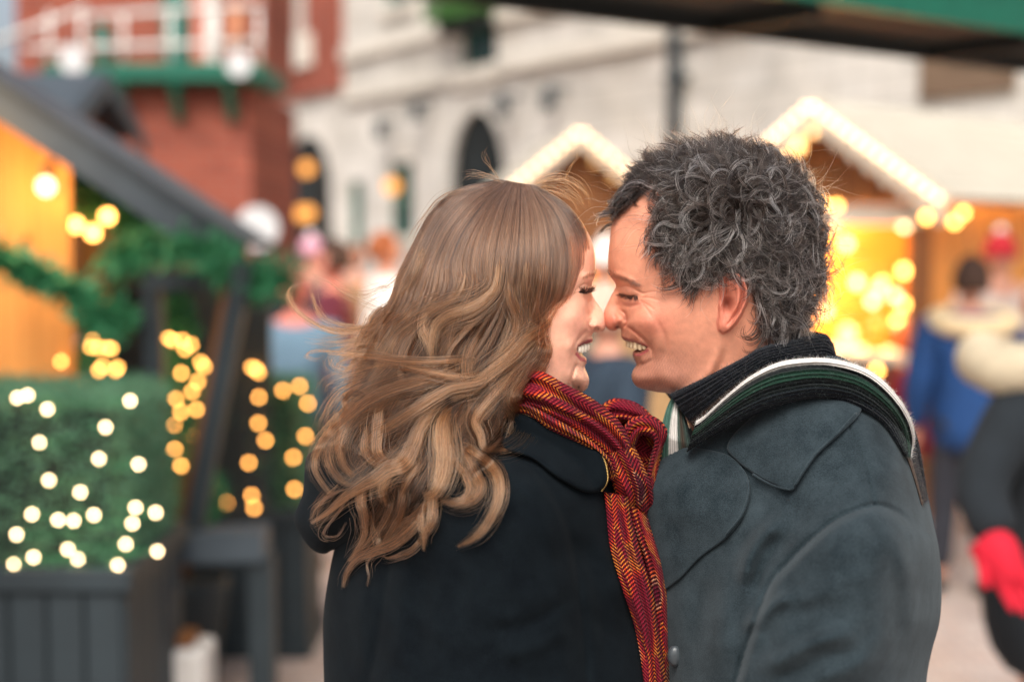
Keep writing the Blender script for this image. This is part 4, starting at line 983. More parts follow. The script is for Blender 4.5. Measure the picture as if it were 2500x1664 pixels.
def man_w(x, y):
    w = man_base(x, y)
    # brow, eye
    w = w + ridge(x, y, [(1491, 667), (1510, 672), (1532, 680), (1556, 692)], 2.6, 8)
    w = w + blob(x, y, 1533, 712, 15, 9, 2.6, 0.15)
    w = w + ridge(x, y, [(1512, 703), (1525, 698), (1542, 701), (1562, 713), (1574, 716)], -2.0, 3.2)
    w = w + ridge(x, y, [(1514, 716), (1524, 721), (1540, 724), (1556, 721)], -2.2, 2.6)
    w = w + ridge(x, y, [(1516, 731), (1530, 738), (1546, 737), (1560, 731)], 1.4, 4.5)
    w = w + ridge(x, y, [(1519, 743), (1532, 748), (1552, 746), (1566, 740)], -1.3, 3.5)
    for pl in ([(1560, 721), (1580, 714), (1604, 711)], [(1561, 726), (1585, 727), (1610, 733)], [(1560, 732), (1578, 742), (1598, 756)], [(1566, 738), (1580, 755), (1592, 775)]):
        w = w + ridge(x, y, pl, -0.75, 3.2)
    # nose wing, nostril
    w = w + blob(x, y, 1514, 783, 10, 11, 2.6)
    w = w + ridge(x, y, [(1515, 757), (1525, 764), (1530, 777), (1528, 792), (1521, 799)], -4.0, 3.2)
    w = w + ridge(x, y, [(1499, 768), (1503, 776), (1503, 788)], -1.2, 4)
    w = w + ridge(x, y, [(1500, 801), (1506, 797), (1514, 798)], -6.0, 2.6)
    # smile fold and cheek
    w = w + ridge(x, y, [(1527, 794), (1541, 803), (1560, 818), (1579, 836), (1591, 856), (1592, 874)], -3.4, 4.6)
    w = w + blob(x, y, 1578, 786, 34, 26, 4.5, 0.4) + blob(x, y, 1606, 842, 14, 26, 2.4, 0.2)
    w = w + ridge(x, y, [(1600, 775), (1620, 815), (1626, 850), (1620, 880)], -1.5, 7)
    # lips, chin
    w = w + ridge(x, y, [(1519, 823), (1545, 831), (1578, 843)], 1.6, 3.6)
    w = w + ridge(x, y, [(1549, 865), (1562, 866), (1578, 857)], 2.6, 5.0)
    w = w + ridge(x, y, [(1556, 891), (1575, 888), (1594, 876)], -2.2, 5)
    w = w + blob(x, y, 1562, 918, 18, 18, 2.0)
    m = sdf(x, y, MAN_MOUTH)
    w = w - 13 * sstep(-0.5, 5, m) * (w / 35)
    # jaw edge against the neck
    w = w + ridge(x, y, [(1638, 962), (1690, 946), (1735, 905), (1756, 850)], 2.0, 12) + ridge(x, y, [(1655, 985), (1705, 962), (1752, 915), (1770, 850)], -4.0, 13)
    w = w + ridge(x, y, [(1590, 600), (1640, 620), (1660, 680)], -2.0, 22)
    # ear
    d = sdf(x, y, MAN_EAR); back = np.clip((x - 1752) / 76, 0, 1)
    up = sstep(806, 770, y)
    e = sstep(-0.5, 5, d) * (2.5 + 12 * back ** 0.8)
    rimmask = sstep(1762, 1780, x + (690 - y).clip(0) * 1.2) * up
    e = e + rimmask * (3.4 * np.exp(-((d - 6) / 4.2) ** 2) - 4.2 * np.exp(-((d - 14.5) / 3.8) ** 2)) * (d > -1)
    e = e + ridge(x, y, [(1799, 690), (1803, 715), (1799, 745), (1784, 768)], 3.4, 5) * (d > 0)
    e = e + ridge(x, y, [(1799, 700), (1786, 690), (1772, 690)], 1.6, 4) * (d > 0)
    e = e - blob(x, y, 1776, 742, 13, 21, 12.5, -0.15) - blob(x, y, 1770, 714, 12, 7, 4.0) + blob(x, y, 1757, 745, 5, 10, 3.5) + blob(x, y, 1769, 796, 12, 12, 2.0)
    w = w + np.where(d > -2, e, 0)
    return w / 1000.0

def nse(x, y, s, seed=0):
    r = np.random.default_rng(seed); o = np.zeros(x.shape)
    for k in range(7):
        a = r.uniform(0, 6.28); f = r.uniform(0.6, 1.6) / s
        o += np.sin((x * math.cos(a) + y * math.sin(a)) * f * 6.28 + r.uniform(0, 6.28))
    return o / 3.5

MAN_SCALP = [(1470, 545), (1497, 548), (1513, 522), (1545, 490), (1580, 468), (1618, 452), (1634, 462), (1615, 490), (1597, 522), (1584, 560), (1586, 600), (1612, 612), (1640, 622), (1652, 652),
    (1662, 688), (1690, 708), (1718, 700), (1745, 668), (1790, 652), (1830, 680), (1836, 735), (1846, 775), (1872, 805), (1905, 826), (1935, 830), (2060, 800), (2060, 330), (1470, 330)]

def mixc(c, c2, k):
    k = np.clip(k, 0, 1)[:, None]; return c * (1 - k) + np.array(c2)[None] * k

def man_col(x, y):
    n = len(x); c = np.tile(np.array(srgb(204, 140, 113)), (n, 1))
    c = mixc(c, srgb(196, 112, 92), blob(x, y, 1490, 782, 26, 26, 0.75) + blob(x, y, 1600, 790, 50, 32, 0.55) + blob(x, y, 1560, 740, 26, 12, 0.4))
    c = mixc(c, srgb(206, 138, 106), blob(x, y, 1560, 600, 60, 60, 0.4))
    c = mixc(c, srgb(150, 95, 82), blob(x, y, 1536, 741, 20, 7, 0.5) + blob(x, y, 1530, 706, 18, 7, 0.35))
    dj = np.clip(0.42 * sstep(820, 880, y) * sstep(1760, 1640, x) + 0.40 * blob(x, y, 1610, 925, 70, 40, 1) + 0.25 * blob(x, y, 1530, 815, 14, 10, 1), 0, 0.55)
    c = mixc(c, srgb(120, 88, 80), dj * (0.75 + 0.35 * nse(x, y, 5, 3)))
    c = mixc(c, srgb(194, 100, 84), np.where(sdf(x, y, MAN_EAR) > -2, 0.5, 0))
    c = mixc(c, srgb(120, 55, 45), blob(x, y, 1776, 740, 11, 19, 0.7))  # ear hollow, and rim groove below, tinted dark as shade for contrast
    c = mixc(c, srgb(140, 66, 54), ridge(x, y, [(1772, 676), (1800, 680), (1814, 705), (1812, 740), (1796, 770)], 0.5, 3.5))
    # lips and mouth
    c = mixc(c, srgb(158, 80, 78), ridge(x, y, [(1517, 824), (1545, 832), (1580, 845)], 1.0, 4.2, False) * 0.8)
    c = mixc(c, srgb(160, 78, 80), sstep(4.5, 2, seg_dist(x, y, [(1549, 865), (1562, 866), (1581, 855)])[0]) * 0.9)
    c = mixc(c, srgb(60, 22, 22), sstep(-1, 3, sdf(x, y, MAN_MOUTH)))
    c = mixc(c, srgb(70, 30, 26), ridge(x, y, [(1501, 801), (1507, 798), (1513, 799)], 0.9, 2.4))
    c = mixc(c, srgb(150, 75, 62), ridge(x, y, [(1524, 764), (1530, 777), (1528, 792), (1545, 805), (1575, 834)], 0.45, 3.5))
    # lid line, brow hair colour
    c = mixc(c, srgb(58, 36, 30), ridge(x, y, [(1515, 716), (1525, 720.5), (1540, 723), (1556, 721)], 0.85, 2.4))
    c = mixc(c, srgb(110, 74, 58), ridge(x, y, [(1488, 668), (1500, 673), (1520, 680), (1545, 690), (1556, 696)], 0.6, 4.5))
    sc = sdf(x, y, MAN_SCALP)
    c = mixc(c, srgb(50, 40, 36), sstep(-14, 16, sc + 4 * nse(x, y, 12, 5)))
    return np.clip(c, 0, 1)

man = thing('person', 'man with tousled grey curly hair in dark grey wool coat and striped knitted scarf', 'person', (P(1850, 832, YS)[0], YS, 0), 'couple standing nose to nose')
V, F, xy, side = field_mesh(MAN_PROF, man_w, YS, 3.4, dense=[(1474, 650, 1640, 960, 2.0), (1742, 650, 1838, 824, 2.2)])
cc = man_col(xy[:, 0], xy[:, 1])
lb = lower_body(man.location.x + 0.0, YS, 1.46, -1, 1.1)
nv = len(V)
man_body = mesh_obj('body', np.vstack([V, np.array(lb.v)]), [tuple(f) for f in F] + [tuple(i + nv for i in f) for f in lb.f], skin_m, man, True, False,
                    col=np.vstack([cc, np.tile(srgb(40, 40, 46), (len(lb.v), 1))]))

def tooth_row(parent, name, spots, Ys, wf, scale=1.0):
    """spots: px, py of the crown centre, width px, height px, recess mm"""
    for (px, py, wd, hg, w) in spots:
        for sgn in (-1, 1):
            c = P(px, py, Ys - w / 1000.0)
            if sgn > 0: c[1] = 2 * Ys - c[1]
            k = 1 / 2300.0
            mb = MB(); n = 10
            rows = [(-0.5, 0.80, 0.7), (-0.2, 0.98, 1.0), (0.2, 1.0, 1.0), (0.42, 0.86, 0.8), (0.5, 0.5, 0.45)]
            v = []; f = []
            for (t, sx, sy) in rows:
                for q in range(n):
                    a = 2 * math.pi * q / n
                    v.append((c[0] + math.cos(a) * wd * 0.5 * k * sx, c[1] + math.sin(a) * wd * 0.5 * k * sy, c[2] - t * hg * k))
            for i in range(len(rows) - 1):
                for q in range(n): f.append((i * n + q, i * n + (q + 1) % n, (i + 1) * n + (q + 1) % n, (i + 1) * n + q))
            f.append(tuple(range(n))); f.append(tuple((len(rows) - 1) * n + q for q in range(n))[::-1])
            mb.add(v, f)
            yield mb

def teeth(parent, spots, wf, m=None):
    mb = MB()
    for t in tooth_row(parent, 'tooth', spots, YS, wf): mb.add(t.v, t.f)
    return mb.build('teeth', m or teeth_m, parent, True, False)

teeth(man, [(1535, 839.5, 12, 18, 4), (1543, 841.5, 12, 18, 12), (1552.5, 843, 13.5, 21, 19), (1563.5, 845, 13, 19, 25), (1572.5, 846.5, 10, 13, 29)], man_w)

# ------------------------------------------------------------------ woman's head (profile turned to +x)
WOM_PROF = [(1430, 560), (1446, 592), (1453, 622), (1454, 648), (1453, 664), (1451.5, 676), (1447, 688), (1444.5, 699), (1444.5, 710), (1447, 721), (1453, 733), (1463, 747), (1472, 760.5), (1477, 773),
    (1479, 787), (1478, 800), (1472, 808.5), (1461, 811), (1452, 811), (1447, 814), (1445.5, 820), (1446.8, 826), (1447.6, 831), (1444, 836), (1434, 840), (1424, 845), (1419, 856), (1423, 866), (1429, 872),
    (1432.3, 879), (1431.3, 886), (1428, 892), (1428.6, 900), (1434, 913), (1438, 926), (1436.5, 940), (1431, 950), (1421, 957), (1405, 960), (1370, 975), (1340, 1010), (1330, 1070), (1300, 1110), (1200, 1120), (1110, 1090),
    (1090, 1020), (1075, 940), (1050, 860), (1022, 780), (1010, 690), (1022, 600), (1060, 520), (1130, 468), (1220, 448), (1310, 462), (1385, 505)]
WOM_W = [(1440, 620, 24), (1415, 620, 42), (1380, 615, 56), (1320, 610, 68), (1240, 610, 74), (1150, 620, 70), (1070, 640, 48), (1420, 570, 22), (1380, 550, 44), (1310, 540, 58), (1220, 530, 62), (1130, 550, 54), (1300, 480, 28), (1220, 475, 32),
    (1442, 650, 22), (1420, 655, 40), (1390, 660, 54), (1446, 676, 10), (1436, 680, 27), (1418, 686, 42), (1396, 690, 52), (1438, 700, 13), (1430, 706, 26), (1418, 710, 37), (1400, 712, 48), (1370, 715, 58), (1320, 720, 66),
    (1445, 727, 6), (1437, 735, 14), (1428, 740, 28), (1412, 742, 42), (1385, 745, 55), (1340, 750, 63), (1260, 760, 68), (1150, 760, 66), (1070, 780, 42),
    (1463, 765, 7), (1450, 765, 10), (1438, 768, 15), (1430, 772, 28), (1418, 772, 40), (1395, 775, 54), (1472, 790, 8), (1464, 795, 12), (1454, 797, 15.5), (1446, 797, 17), (1439, 797, 22), (1428, 800, 34), (1410, 800, 46), (1385, 800, 55), (1340, 800, 61),
    (1440, 820, 12), (1430, 824, 24), (1416, 828, 36), (1398, 832, 47), (1360, 835, 56), (1300, 840, 60), (1408, 852, 37), (1395, 856, 44), (1428, 834, 20), (1416, 842, 31),
    (1424, 880, 13), (1415, 882, 24), (1400, 886, 36), (1375, 890, 46), (1330, 890, 53), (1430, 922, 13), (1418, 925, 23), (1400, 925, 32), (1375, 925, 42), (1330, 930, 50), (1405, 948, 14), (1370, 955, 34), (1310, 970, 46), (1230, 960, 52), (1150, 940, 48), (1210, 1050, 48), (1290, 1050, 38), (1200, 860, 60), (1110, 860, 50)]
wom_base = field_from(WOM_PROF, WOM_W)
WOM_MOUTH = [(1440, 838), (1425, 838), (1412, 845), (1408, 853), (1414, 862), (1424, 868), (1428, 868)]

def wom_w(x, y):
    w = wom_base(x, y)
    w = w + ridge(x, y, [(1452, 668), (1438, 670), (1418, 676)], 2.0, 7)
    w = w + blob(x, y, 1432, 704, 11, 9, 2.0)
    w = w + ridge(x, y, [(1440, 694), (1424, 694), (1408, 706)], -1.5, 3)
    w = w + ridge(x, y, [(1441, 711), (1430, 714), (1415, 713)], -1.8, 2.4)
    for pl in ([(1414, 713), (1402, 716), (1392, 722)], [(1412, 708), (1402, 707)]): w = w + ridge(x, y, pl, -0.9, 2.2)
    w = w + blob(x, y, 1412, 765, 24, 32, 4.0, 0.1)
    w = w + ridge(x, y, [(1443, 728), (1437, 742), (1438, 770), (1440, 785)], -1.2, 5)
    w = w + blob(x, y, 1451, 796, 8, 9, 2.2)
    w = w + ridge(x, y, [(1448, 776), (1440, 784), (1438, 796), (1442, 807)], -3.2, 3)
    w = w + ridge(x, y, [(1464, 804), (1458, 800), (1451, 802)], -6.0, 2.6)
    w = w + ridge(x, y, [(1440, 802), (1424, 815), (1410, 832), (1402, 852), (1401, 872)], -2.6, 5)
    w = w + blob(x, y, 1392, 850, 16, 28, 2.5)
    w = w + ridge(x, y, [(1408, 885), (1402, 905), (1396, 928), (1395, 950)], -3.0, 4.5)
    w = w + blob(x, y, 1420, 925, 17, 22, 2.4)
    w = w + ridge(x, y, [(1446, 829), (1432, 834), (1416, 841)], 1.6, 3.5) + ridge(x, y, [(1430, 879), (1420, 876), (1410, 866)], 2.4, 4.6)
    w = w + ridge(x, y, [(1429, 896), (1415, 897), (1404, 888)], -1.6, 5)
    w = w - 12 * sstep(-0.5, 4, sdf(x, y, WOM_MOUTH)) * (w / 32)
    return w / 1000.0

def wom_col(x, y):
    n = len(x); c = np.tile(np.array(srgb(243, 186, 158)), (n, 1))
    c = mixc(c, srgb(222, 150, 130), blob(x, y, 1395, 790, 40, 40, 0.45) + blob(x, y, 1472, 790, 16, 20, 0.6) + blob(x, y, 1360, 890, 40, 40, 0.35))
    c = mixc(c, srgb(170, 72, 84), sstep(4.6, 2.2, seg_dist(x, y, [(1448, 829), (1432, 834.5), (1414, 843)])[0]) * 0.92)
    c = mixc(c, srgb(186, 84, 96), sstep(6.2, 3.2, seg_dist(x, y, [(1432, 879), (1420, 876), (1409, 864)])[0]) * 0.92)
    c = mixc(c, srgb(80, 30, 30), sstep(-0.5, 3, sdf(x, y, WOM_MOUTH)))
    c = mixc(c, srgb(84, 34, 28), ridge(x, y, [(1463, 804), (1458, 801), (1452, 802)], 0.95, 2.4))
    c = mixc(c, srgb(186, 112, 92), ridge(x, y, [(1446, 778), (1439, 790), (1441, 806), (1424, 816)], 0.35, 3))
    c = mixc(c, srgb(36, 24, 22), ridge(x, y, [(1443, 711), (1432, 714), (1415, 713)], 0.9, 2.4))
    c = mixc(c, srgb(150, 106, 84), ridge(x, y, [(1454, 668), (1446, 671), (1425, 678)], 0.55, 3.5))
    c = mixc(c, srgb(60, 34, 28), blob(x, y, 1413, 944, 2.2, 2.2, 1.0))
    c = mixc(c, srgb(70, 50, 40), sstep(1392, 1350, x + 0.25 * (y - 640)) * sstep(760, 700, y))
    return np.clip(c, 0, 1)

woman = thing('person', 'woman with long wavy light brown hair in black hooded coat and red woven scarf', 'person', (P(1200, 832, YS)[0], YS, 0), 'couple standing nose to nose')
V, F, xy, side = field_mesh(WOM_PROF, wom_w, YS, 4.5, dense=[(1385, 640, 1480, 962, 2.0)])
cc = wom_col(xy[:, 0], xy[:, 1])
lb = lower_body(woman.location.x, YS, 1.43, 1, 0.95)
nv = len(V)
wom_body = mesh_obj('body', np.vstack([V, np.array(lb.v)]), [tuple(f) for f in F] + [tuple(i + nv for i in f) for f in lb.f], skin_m, woman, True, False,
                    col=np.vstack([cc, np.tile(srgb(30, 30, 34), (len(lb.v), 1))]))
teeth(woman, [(1434.5, 846.5, 10, 17, 6), (1428, 849, 10.5, 20, 14), (1421, 851.5, 10, 19, 22), (1414.5, 852.5, 9, 15, 28)], wom_w, teeth_m2)

# lashes and brows
def short_hairs(name, parent, wf, line, n, length, ang, spread, lift, tint, rad, jit=2.0, Ys=YS, curl=0.0):
    ln = spline(line, n=200); out = []; tt = []
    for k in range(n):
        t = rng.uniform(0, 1); p = ln[int(t * 199)] + rng.normal(0, jit, 2)
        a = np.interp(t, np.linspace(0, 1, len(ang)), ang) + rng.normal(0, spread); L = length * rng.uniform(0.6, 1.15)
        s = np.linspace(0, 1, 5)
        aa = a + curl * s
        x = p[0] + np.cumsum(np.cos(R(1) * aa) * L / 4) - math.cos(R(aa[0])) * L / 4; y = p[1] - (np.cumsum(np.sin(R(1) * aa) * L / 4) - math.sin(R(aa[0])) * L / 4)
        w0 = wf(A(p[0]), A(p[1]))[0]
        w = w0 + 0.0004 + lift * s
        for sg in (0, 1):
            q = P(x, y, Ys - w)
            if sg: q[:, 1] = 2 * Ys - q[:, 1]
            out.append(q); tt.append(np.array(tint) * rng.uniform(0.7, 1.3))
    return strands(name, out, [rad] * len(out), np.clip(tt, 0, 1), lash_m, parent)

short_hairs('eyebrow', man, man_w, [(1489, 667), (1500, 673), (1520, 680), (1545, 690), (1558, 697)], 260, 17, [130, 20, -10, -25, -25], 16, 0.002, srgb(92, 70, 58), 0.00016, 3.0)
short_hairs('eyelash', man, man_w, [(1514, 716), (1524, 721), (1540, 724), (1556, 722)], 90, 13, [215, 215, 230, 300], 10, 0.005, srgb(24, 18, 16), 0.00020, 0.8, curl=-20)
short_hairs('eyebrow', woman, wom_w, [(1453, 670), (1444, 672), (1424, 679)], 110, 12, [60, 140, 160], 16, 0.002, srgb(110, 78, 58), 0.00015, 2.0)
short_hairs('eyelash', woman, wom_w, [(1443, 711), (1434, 714), (1424, 715), (1414, 713)], 120, 19, [25, 15, 10, 150], 14, 0.005, srgb(16, 12, 12), 0.00026, 0.8, curl=40)
# ================================================================== coats and scarves
def wool(name, col, col2, wscale=900.0, bump=0.35, mott=26.0, sheen=0.08):
    m, nt, b = nodes(name); L = nt.links.new
    setp(b, Roughness=0.95, Specular_IOR_Level=0.04, Sheen_Weight=sheen, Sheen_Roughness=0.5)
    b.inputs['Sheen Tint'].default_value = (0.75, 0.85, 0.9, 1)
    tc = nt.nodes.new('ShaderNodeTexCoord')
    n1 = nt.nodes.new('ShaderNodeTexNoise'); n1.inputs['Scale'].default_value = mott; n1.inputs['Detail'].default_value = 6; n1.inputs['Roughness'].default_value = 0.65
    n2 = nt.nodes.new('ShaderNodeTexNoise'); n2.inputs['Scale'].default_value = wscale; n2.inputs['Detail'].default_value = 2
    L(tc.outputs['Object'], n1.inputs['Vector']); L(tc.outputs['Object'], n2.inputs['Vector'])
    ad = nt.nodes.new('ShaderNodeMath'); ad.operation = 'ADD'; L(n1.outputs['Fac'], ad.inputs[0]); L(n2.outputs['Fac'], ad.inputs[1])
    cr = nt.nodes.new('ShaderNodeValToRGB'); hv = nt.nodes.new('ShaderNodeMath'); hv.operation = 'MULTIPLY'; hv.inputs[1].default_value = 0.5
    L(ad.outputs[0], hv.inputs[0]); L(hv.outputs[0], cr.inputs[0])
    cr.color_ramp.elements[0].position = 0.36; cr.color_ramp.elements[0].color = (*col, 1)
    cr.color_ramp.elements[1].position = 0.64; cr.color_ramp.elements[1].color = (*col2, 1)
    L(cr.outputs[0], b.inputs['Base Color'])
    bp = nt.nodes.new('ShaderNodeBump'); bp.inputs['Strength'].default_value = bump; bp.inputs['Distance'].default_value = 0.0015
    L(n2.outputs['Fac'], bp.inputs['Height']); L(bp.outputs[0], b.inputs['Normal'])
    return m

coat_grey = wool('grey_wool', srgb(22, 30, 34), srgb(50, 60, 65), sheen=0.10)
coat_black = wool('black_wool', srgb(9, 13, 17), srgb(18, 24, 28), bump=0.25, sheen=0.02)

def coat_field(poly, wl):
    b = spline(poly, step=26, closed=True)
    t = TPS(np.vstack([b, np.array(wl, float)[:, :2]]), np.concatenate([np.zeros(len(b)), np.array(wl, float)[:, 2] ** 2]), reg=5e-3)
    return lambda x, y: np.sqrt(np.clip(t(x, y), 9.0, None))

# ------------------------------------------------------------------ man's coat
MCOAT = [(1930, 890), (2010, 860), (2090, 890), (2165, 955), (2226, 1060), (2258, 1180), (2279, 1274), (2294, 1351), (2299, 1439), (2294, 1516), (2275, 1588), (2262, 1664), (2262, 1780), (2280, 1920), (2300, 2100), (2310, 2300), (2310, 2480),
    (2000, 2500), (1650, 2480), (1630, 2200), (1618, 1950), (1622, 1800), (1610, 1664), (1590, 1500), (1560, 1350), (1556, 1220), (1590, 1130), (1680, 1060), (1780, 980)]
MCW = [(1900, 1000, 92), (1950, 1100, 140), (1800, 1120, 95), (1750, 1250, 112), (1690, 1350, 95), (1720, 1450, 125), (2133, 1230, 205), (2050, 1330, 246), (2150, 1400, 250), (2205, 1330, 215), (2000, 1480, 252), (2100, 1600, 262), (1920, 1620, 246),
    (2255, 1450, 140), (1850, 1330, 165), (1800, 1450, 172), (1740, 1600, 165), (2180, 1140, 150), (2100, 1040, 132), (2236, 1250, 125), (2000, 1010, 118), (2060, 1160, 178), (1950, 1260, 185),
    (1950, 1800, 255), (1900, 2050, 220), (2120, 1900, 240), (1740, 1900, 170), (2050, 2300, 240), (1800, 2300, 200), (2180, 1750, 200), (2200, 1560, 205)]
MSLEEVE = [(2133, 1232), (2051, 1260), (1985, 1309), (1928, 1366), (1878, 1424), (1846, 1510), (1806, 1625), (1790, 1760), (1900, 2000), (2400, 2000), (2400, 1500), (2310, 1330), (2240, 1285), (2188, 1247)]
mc_base = coat_field(MCOAT, MCW)

def mcoat_w(x, y):
    w = mc_base(x, y)
    s = sdf(x, y, spline(MSLEEVE, step=20, closed=True))
    w = w + 20 * sstep(-4, 24, s) * sstep(0, 60, w) - 7.0 * np.exp(-(s / 6) ** 2) * sstep(30, 80, w) * sstep(2240, 2190, x)
    for pl, a, sg in (([(1935, 1448), (1885, 1478), (1842, 1520), (1836, 1545)], 9, 15), ([(1990, 1470), (1900, 1530), (1850, 1590)], -7, 17), ([(2060, 1420), (1960, 1470), (1880, 1560)], 4, 22),
                      ([(2090, 1540), (1980, 1570), (1850, 1640)], 7, 20), ([(2120, 1590), (1990, 1620), (1850, 1690)], -6, 18), ([(2180, 1500), (2100, 1620), (1960, 1660)], 5, 26),
                      ([(2200, 1330), (2228, 1450), (2225, 1560)], 5, 18), ([(2170, 1330), (2185, 1440), (2180, 1560)], -4, 18), ([(2150, 1260), (2120, 1330), (2060, 1400)], -4, 22), ([(2205, 1290), (2230, 1370)], -5, 14),
                      ([(1907, 1268), (1860, 1310), (1828, 1360), (1815, 1430)], 10, 17), ([(1938, 1300), (1890, 1345), (1858, 1400), (1846, 1460)], -9, 17), ([(1780, 1380), (1770, 1480), (1760, 1620)], 5, 25), ([(1720, 1420), (1700, 1540), (1700, 1660)], -5, 22),
                      ([(2000, 1700), (2150, 1680), (2250, 1640)], -8, 20)):
        w = w + ridge(x, y, pl, (1.8 if a > 0 else 0.75) * a, sg * 1.25)
    w = w - ridge(x, y, [(2074, 1040), (2106, 1119), (2134, 1230)], 4.0, 3.6, False)
    w = w + 2.2 * nse(x, y, 190, 11) + 1.0 * nse(x, y, 80, 12)
    return w / 1000.0

V, F, xy, side = field_mesh(MCOAT, mcoat_w, YS, 8.5, dense=[(1780, 1000, 2300, 1664, 6.0)])
man_coat = mesh_obj('coat', V, F, coat_grey, man, True, False)
V, F, xy = patch_mesh([(1832, 1150), (1860, 1168), (1890, 1182), (1931, 1198), (1947, 1180), (1965, 1152), (1998, 1108), (2052, 1058), (2102, 1003), (2090, 950), (2000, 930), (1900, 970), (1810, 1040), (1775, 1090), (1800, 1125)], mcoat_w, YS, 7, 0.004, 0.006, 5)
mesh_obj('collar', V, F, coat_grey, man_coat, True, False)
V, F, xy = patch_mesh([(1640, 1100), (1760, 1104), (1816, 1146), (1831, 1200), (1816, 1257), (1776, 1310), (1710, 1360), (1650, 1420), (1600, 1440), (1578, 1350), (1578, 1200)], mcoat_w, YS, 7, 0.0035, 0.004, 5)
mesh_obj('lapel', V, F, coat_grey, man_coat, True, False)
# stitched edges along collar and lapel
mb = MB()
for pl in ([(1838, 1157), (1862, 1172), (1891, 1186), (1927, 1195)], [(1940, 1186), (1960, 1152), (1993, 1106), (2047, 1055), (2090, 1008)], [(1826, 1172), (1827, 1203), (1811, 1255), (1773, 1305)]):
    s = spline(pl, n=30); w = mcoat_w(s[:, 0], s[:, 1]) + 0.0105
    mb.tube(P(s[:, 0], s[:, 1], YS - w).tolist(), 0.0012, 6)
mb.build('piping', coat_grey, man_coat, True, False)
btn_m = mat('button_horn', srgb(60, 66, 70), rough=0.3, var=0.1)
for (bx, by) in ((1648, 1600), (1652, 1780)):
    q = P(bx, by, YS - float(mcoat_w(A(bx), A(by))[0]) - 0.006)
    MB().ball(q, 0.011, 14, (0.75, 0.5, 1)).build('button', btn_m, man_coat, True, False)

# ------------------------------------------------------------------ woman's coat
WCOAT = [(1000, 1040), (900, 1090), (850, 1180), (818, 1330), (806, 1387), (794, 1460), (789, 1533), (791, 1664), (800, 1850), (790, 2100), (760, 2400), (1100, 2480), (1600, 2460), (1640, 2100), (1642, 1850), (1634, 1664), (1622, 1540), (1604, 1440), (1578, 1340),
    (1540, 1255), (1500, 1150), (1470, 1100), (1400, 1050), (1300, 1010), (1150, 1005)]
WCW = [(1150, 1400, 176), (1100, 1250, 168), (1250, 1250, 172), (1300, 1450, 180), (1200, 1600, 186), (950, 1400, 138), (860, 1400, 82), (1400, 1350, 128), (1480, 1450, 108), (1545, 1500, 66), (1430, 1600, 142), (1200, 1150, 150), (1250, 1070, 100), (1380, 1120, 96),
    (1000, 1150, 112), (950, 1250, 126), (860, 1600, 92), (1000, 1600, 160), (1300, 1180, 158), (1330, 1300, 170), (1000, 1900, 190), (1300, 1900, 205), (1100, 2200, 215), (1400, 2200, 190), (1540, 1700, 120), (900, 2200, 150)]
wc_base = coat_field(WCOAT, WCW)
WSLEEVE = [(1225, 1105), (1280, 1125), (1330, 1180), (1384, 1280), (1406, 1370), (1418, 1460), (1434, 1664), (1440, 2000), (900, 2000), (930, 1500), (990, 1250), (1100, 1130)]

def wcoat_w(x, y):
    w = wc_base(x, y)
    s = sdf(x, y, spline(WSLEEVE, step=20, closed=True))
    w = w + 12 * sstep(-8, 60, s) * sstep(0, 60, w) - 3.5 * np.exp(-(s / 9) ** 2) * sstep(30, 80, w)
    for pl, a, sg in (([(1290, 1140), (1350, 1230), (1385, 1340), (1395, 1440)], 5, 16), ([(1260, 1190), (1310, 1300), (1330, 1420)], -5, 26), ([(1180, 1240), (1160, 1380), (1180, 1560)], 5, 34), ([(1040, 1330), (1020, 1480), (1030, 1640)], -7, 30),
                      ([(1440, 1280), (1490, 1380), (1540, 1520), (1570, 1640)], 5, 18), ([(1420, 1330), (1460, 1440), (1480, 1600)], -4, 20), ([(900, 1400), (880, 1500), (890, 1640)], 6, 24), ([(1390, 1460), (1300, 1520), (1190, 1540)], -5, 20), ([(1400, 1530), (1310, 1580), (1220, 1600)], 4, 20)):
        w = w + ridge(x, y, pl, a, sg)
    w = w + 2.4 * nse(x, y, 210, 21) + 0.8 * nse(x, y, 80, 22)
    return w / 1000.0

V, F, xy, side = field_mesh(WCOAT, wcoat_w, YS, 9.5)
wom_coat = mesh_obj('coat', V, F, coat_black, woman, True, False)
HOOD = [(770, 1098), (747, 1119), (739, 1202), (718, 1262), (734, 1304), (763, 1341), (793, 1351), (817, 1341), (880, 1340), (960, 1300), (1040, 1220), (1090, 1130), (1060, 1060), (960, 1040), (860, 1050)]
hood_b = coat_field(HOOD, [(780, 1200, 75), (770, 1280, 62), (830, 1150, 95), (830, 1270, 105), (920, 1150, 130), (920, 1240, 140), (1000, 1130, 135), (1010, 1190, 132)])
def hood_w(x, y):
    return (hood_b(x, y) + ridge(x, y, [(760, 1290), (800, 1220), (850, 1140)], 7, 18) + ridge(x, y, [(745, 1262), (790, 1180), (850, 1090)], -6, 14) + ridge(x, y, [(810, 1330), (850, 1250), (900, 1170)], -6, 18)) / 1000.0
V, F, xy, side = field_mesh(HOOD, hood_w, YS, 8)
mesh_obj('hood', V, F, coat_black, wom_coat, True, False)
V, F, xy = patch_mesh([(1240, 1010), (1290, 1015), (1345, 1045), (1431, 1086), (1462, 1099), (1477, 1129), (1483, 1172), (1466, 1198), (1425, 1200), (1360, 1165), (1300, 1120), (1225, 1090)], lambda x, y: np.maximum(wcoat_w(x, y), 0.085), YS, 8, 0.010, 0.006, 14)
mesh_obj('hood_collar', V, F, coat_black, wom_coat, True, False)
zip_m = mat('brass_zip', srgb(170, 140, 84), rough=0.35, metal=0.9, var=0.1)
zp = spline([(1470, 1112), (1478, 1130), (1483, 1155), (1482, 1175), (1469, 1197)], n=26); mb = MB()
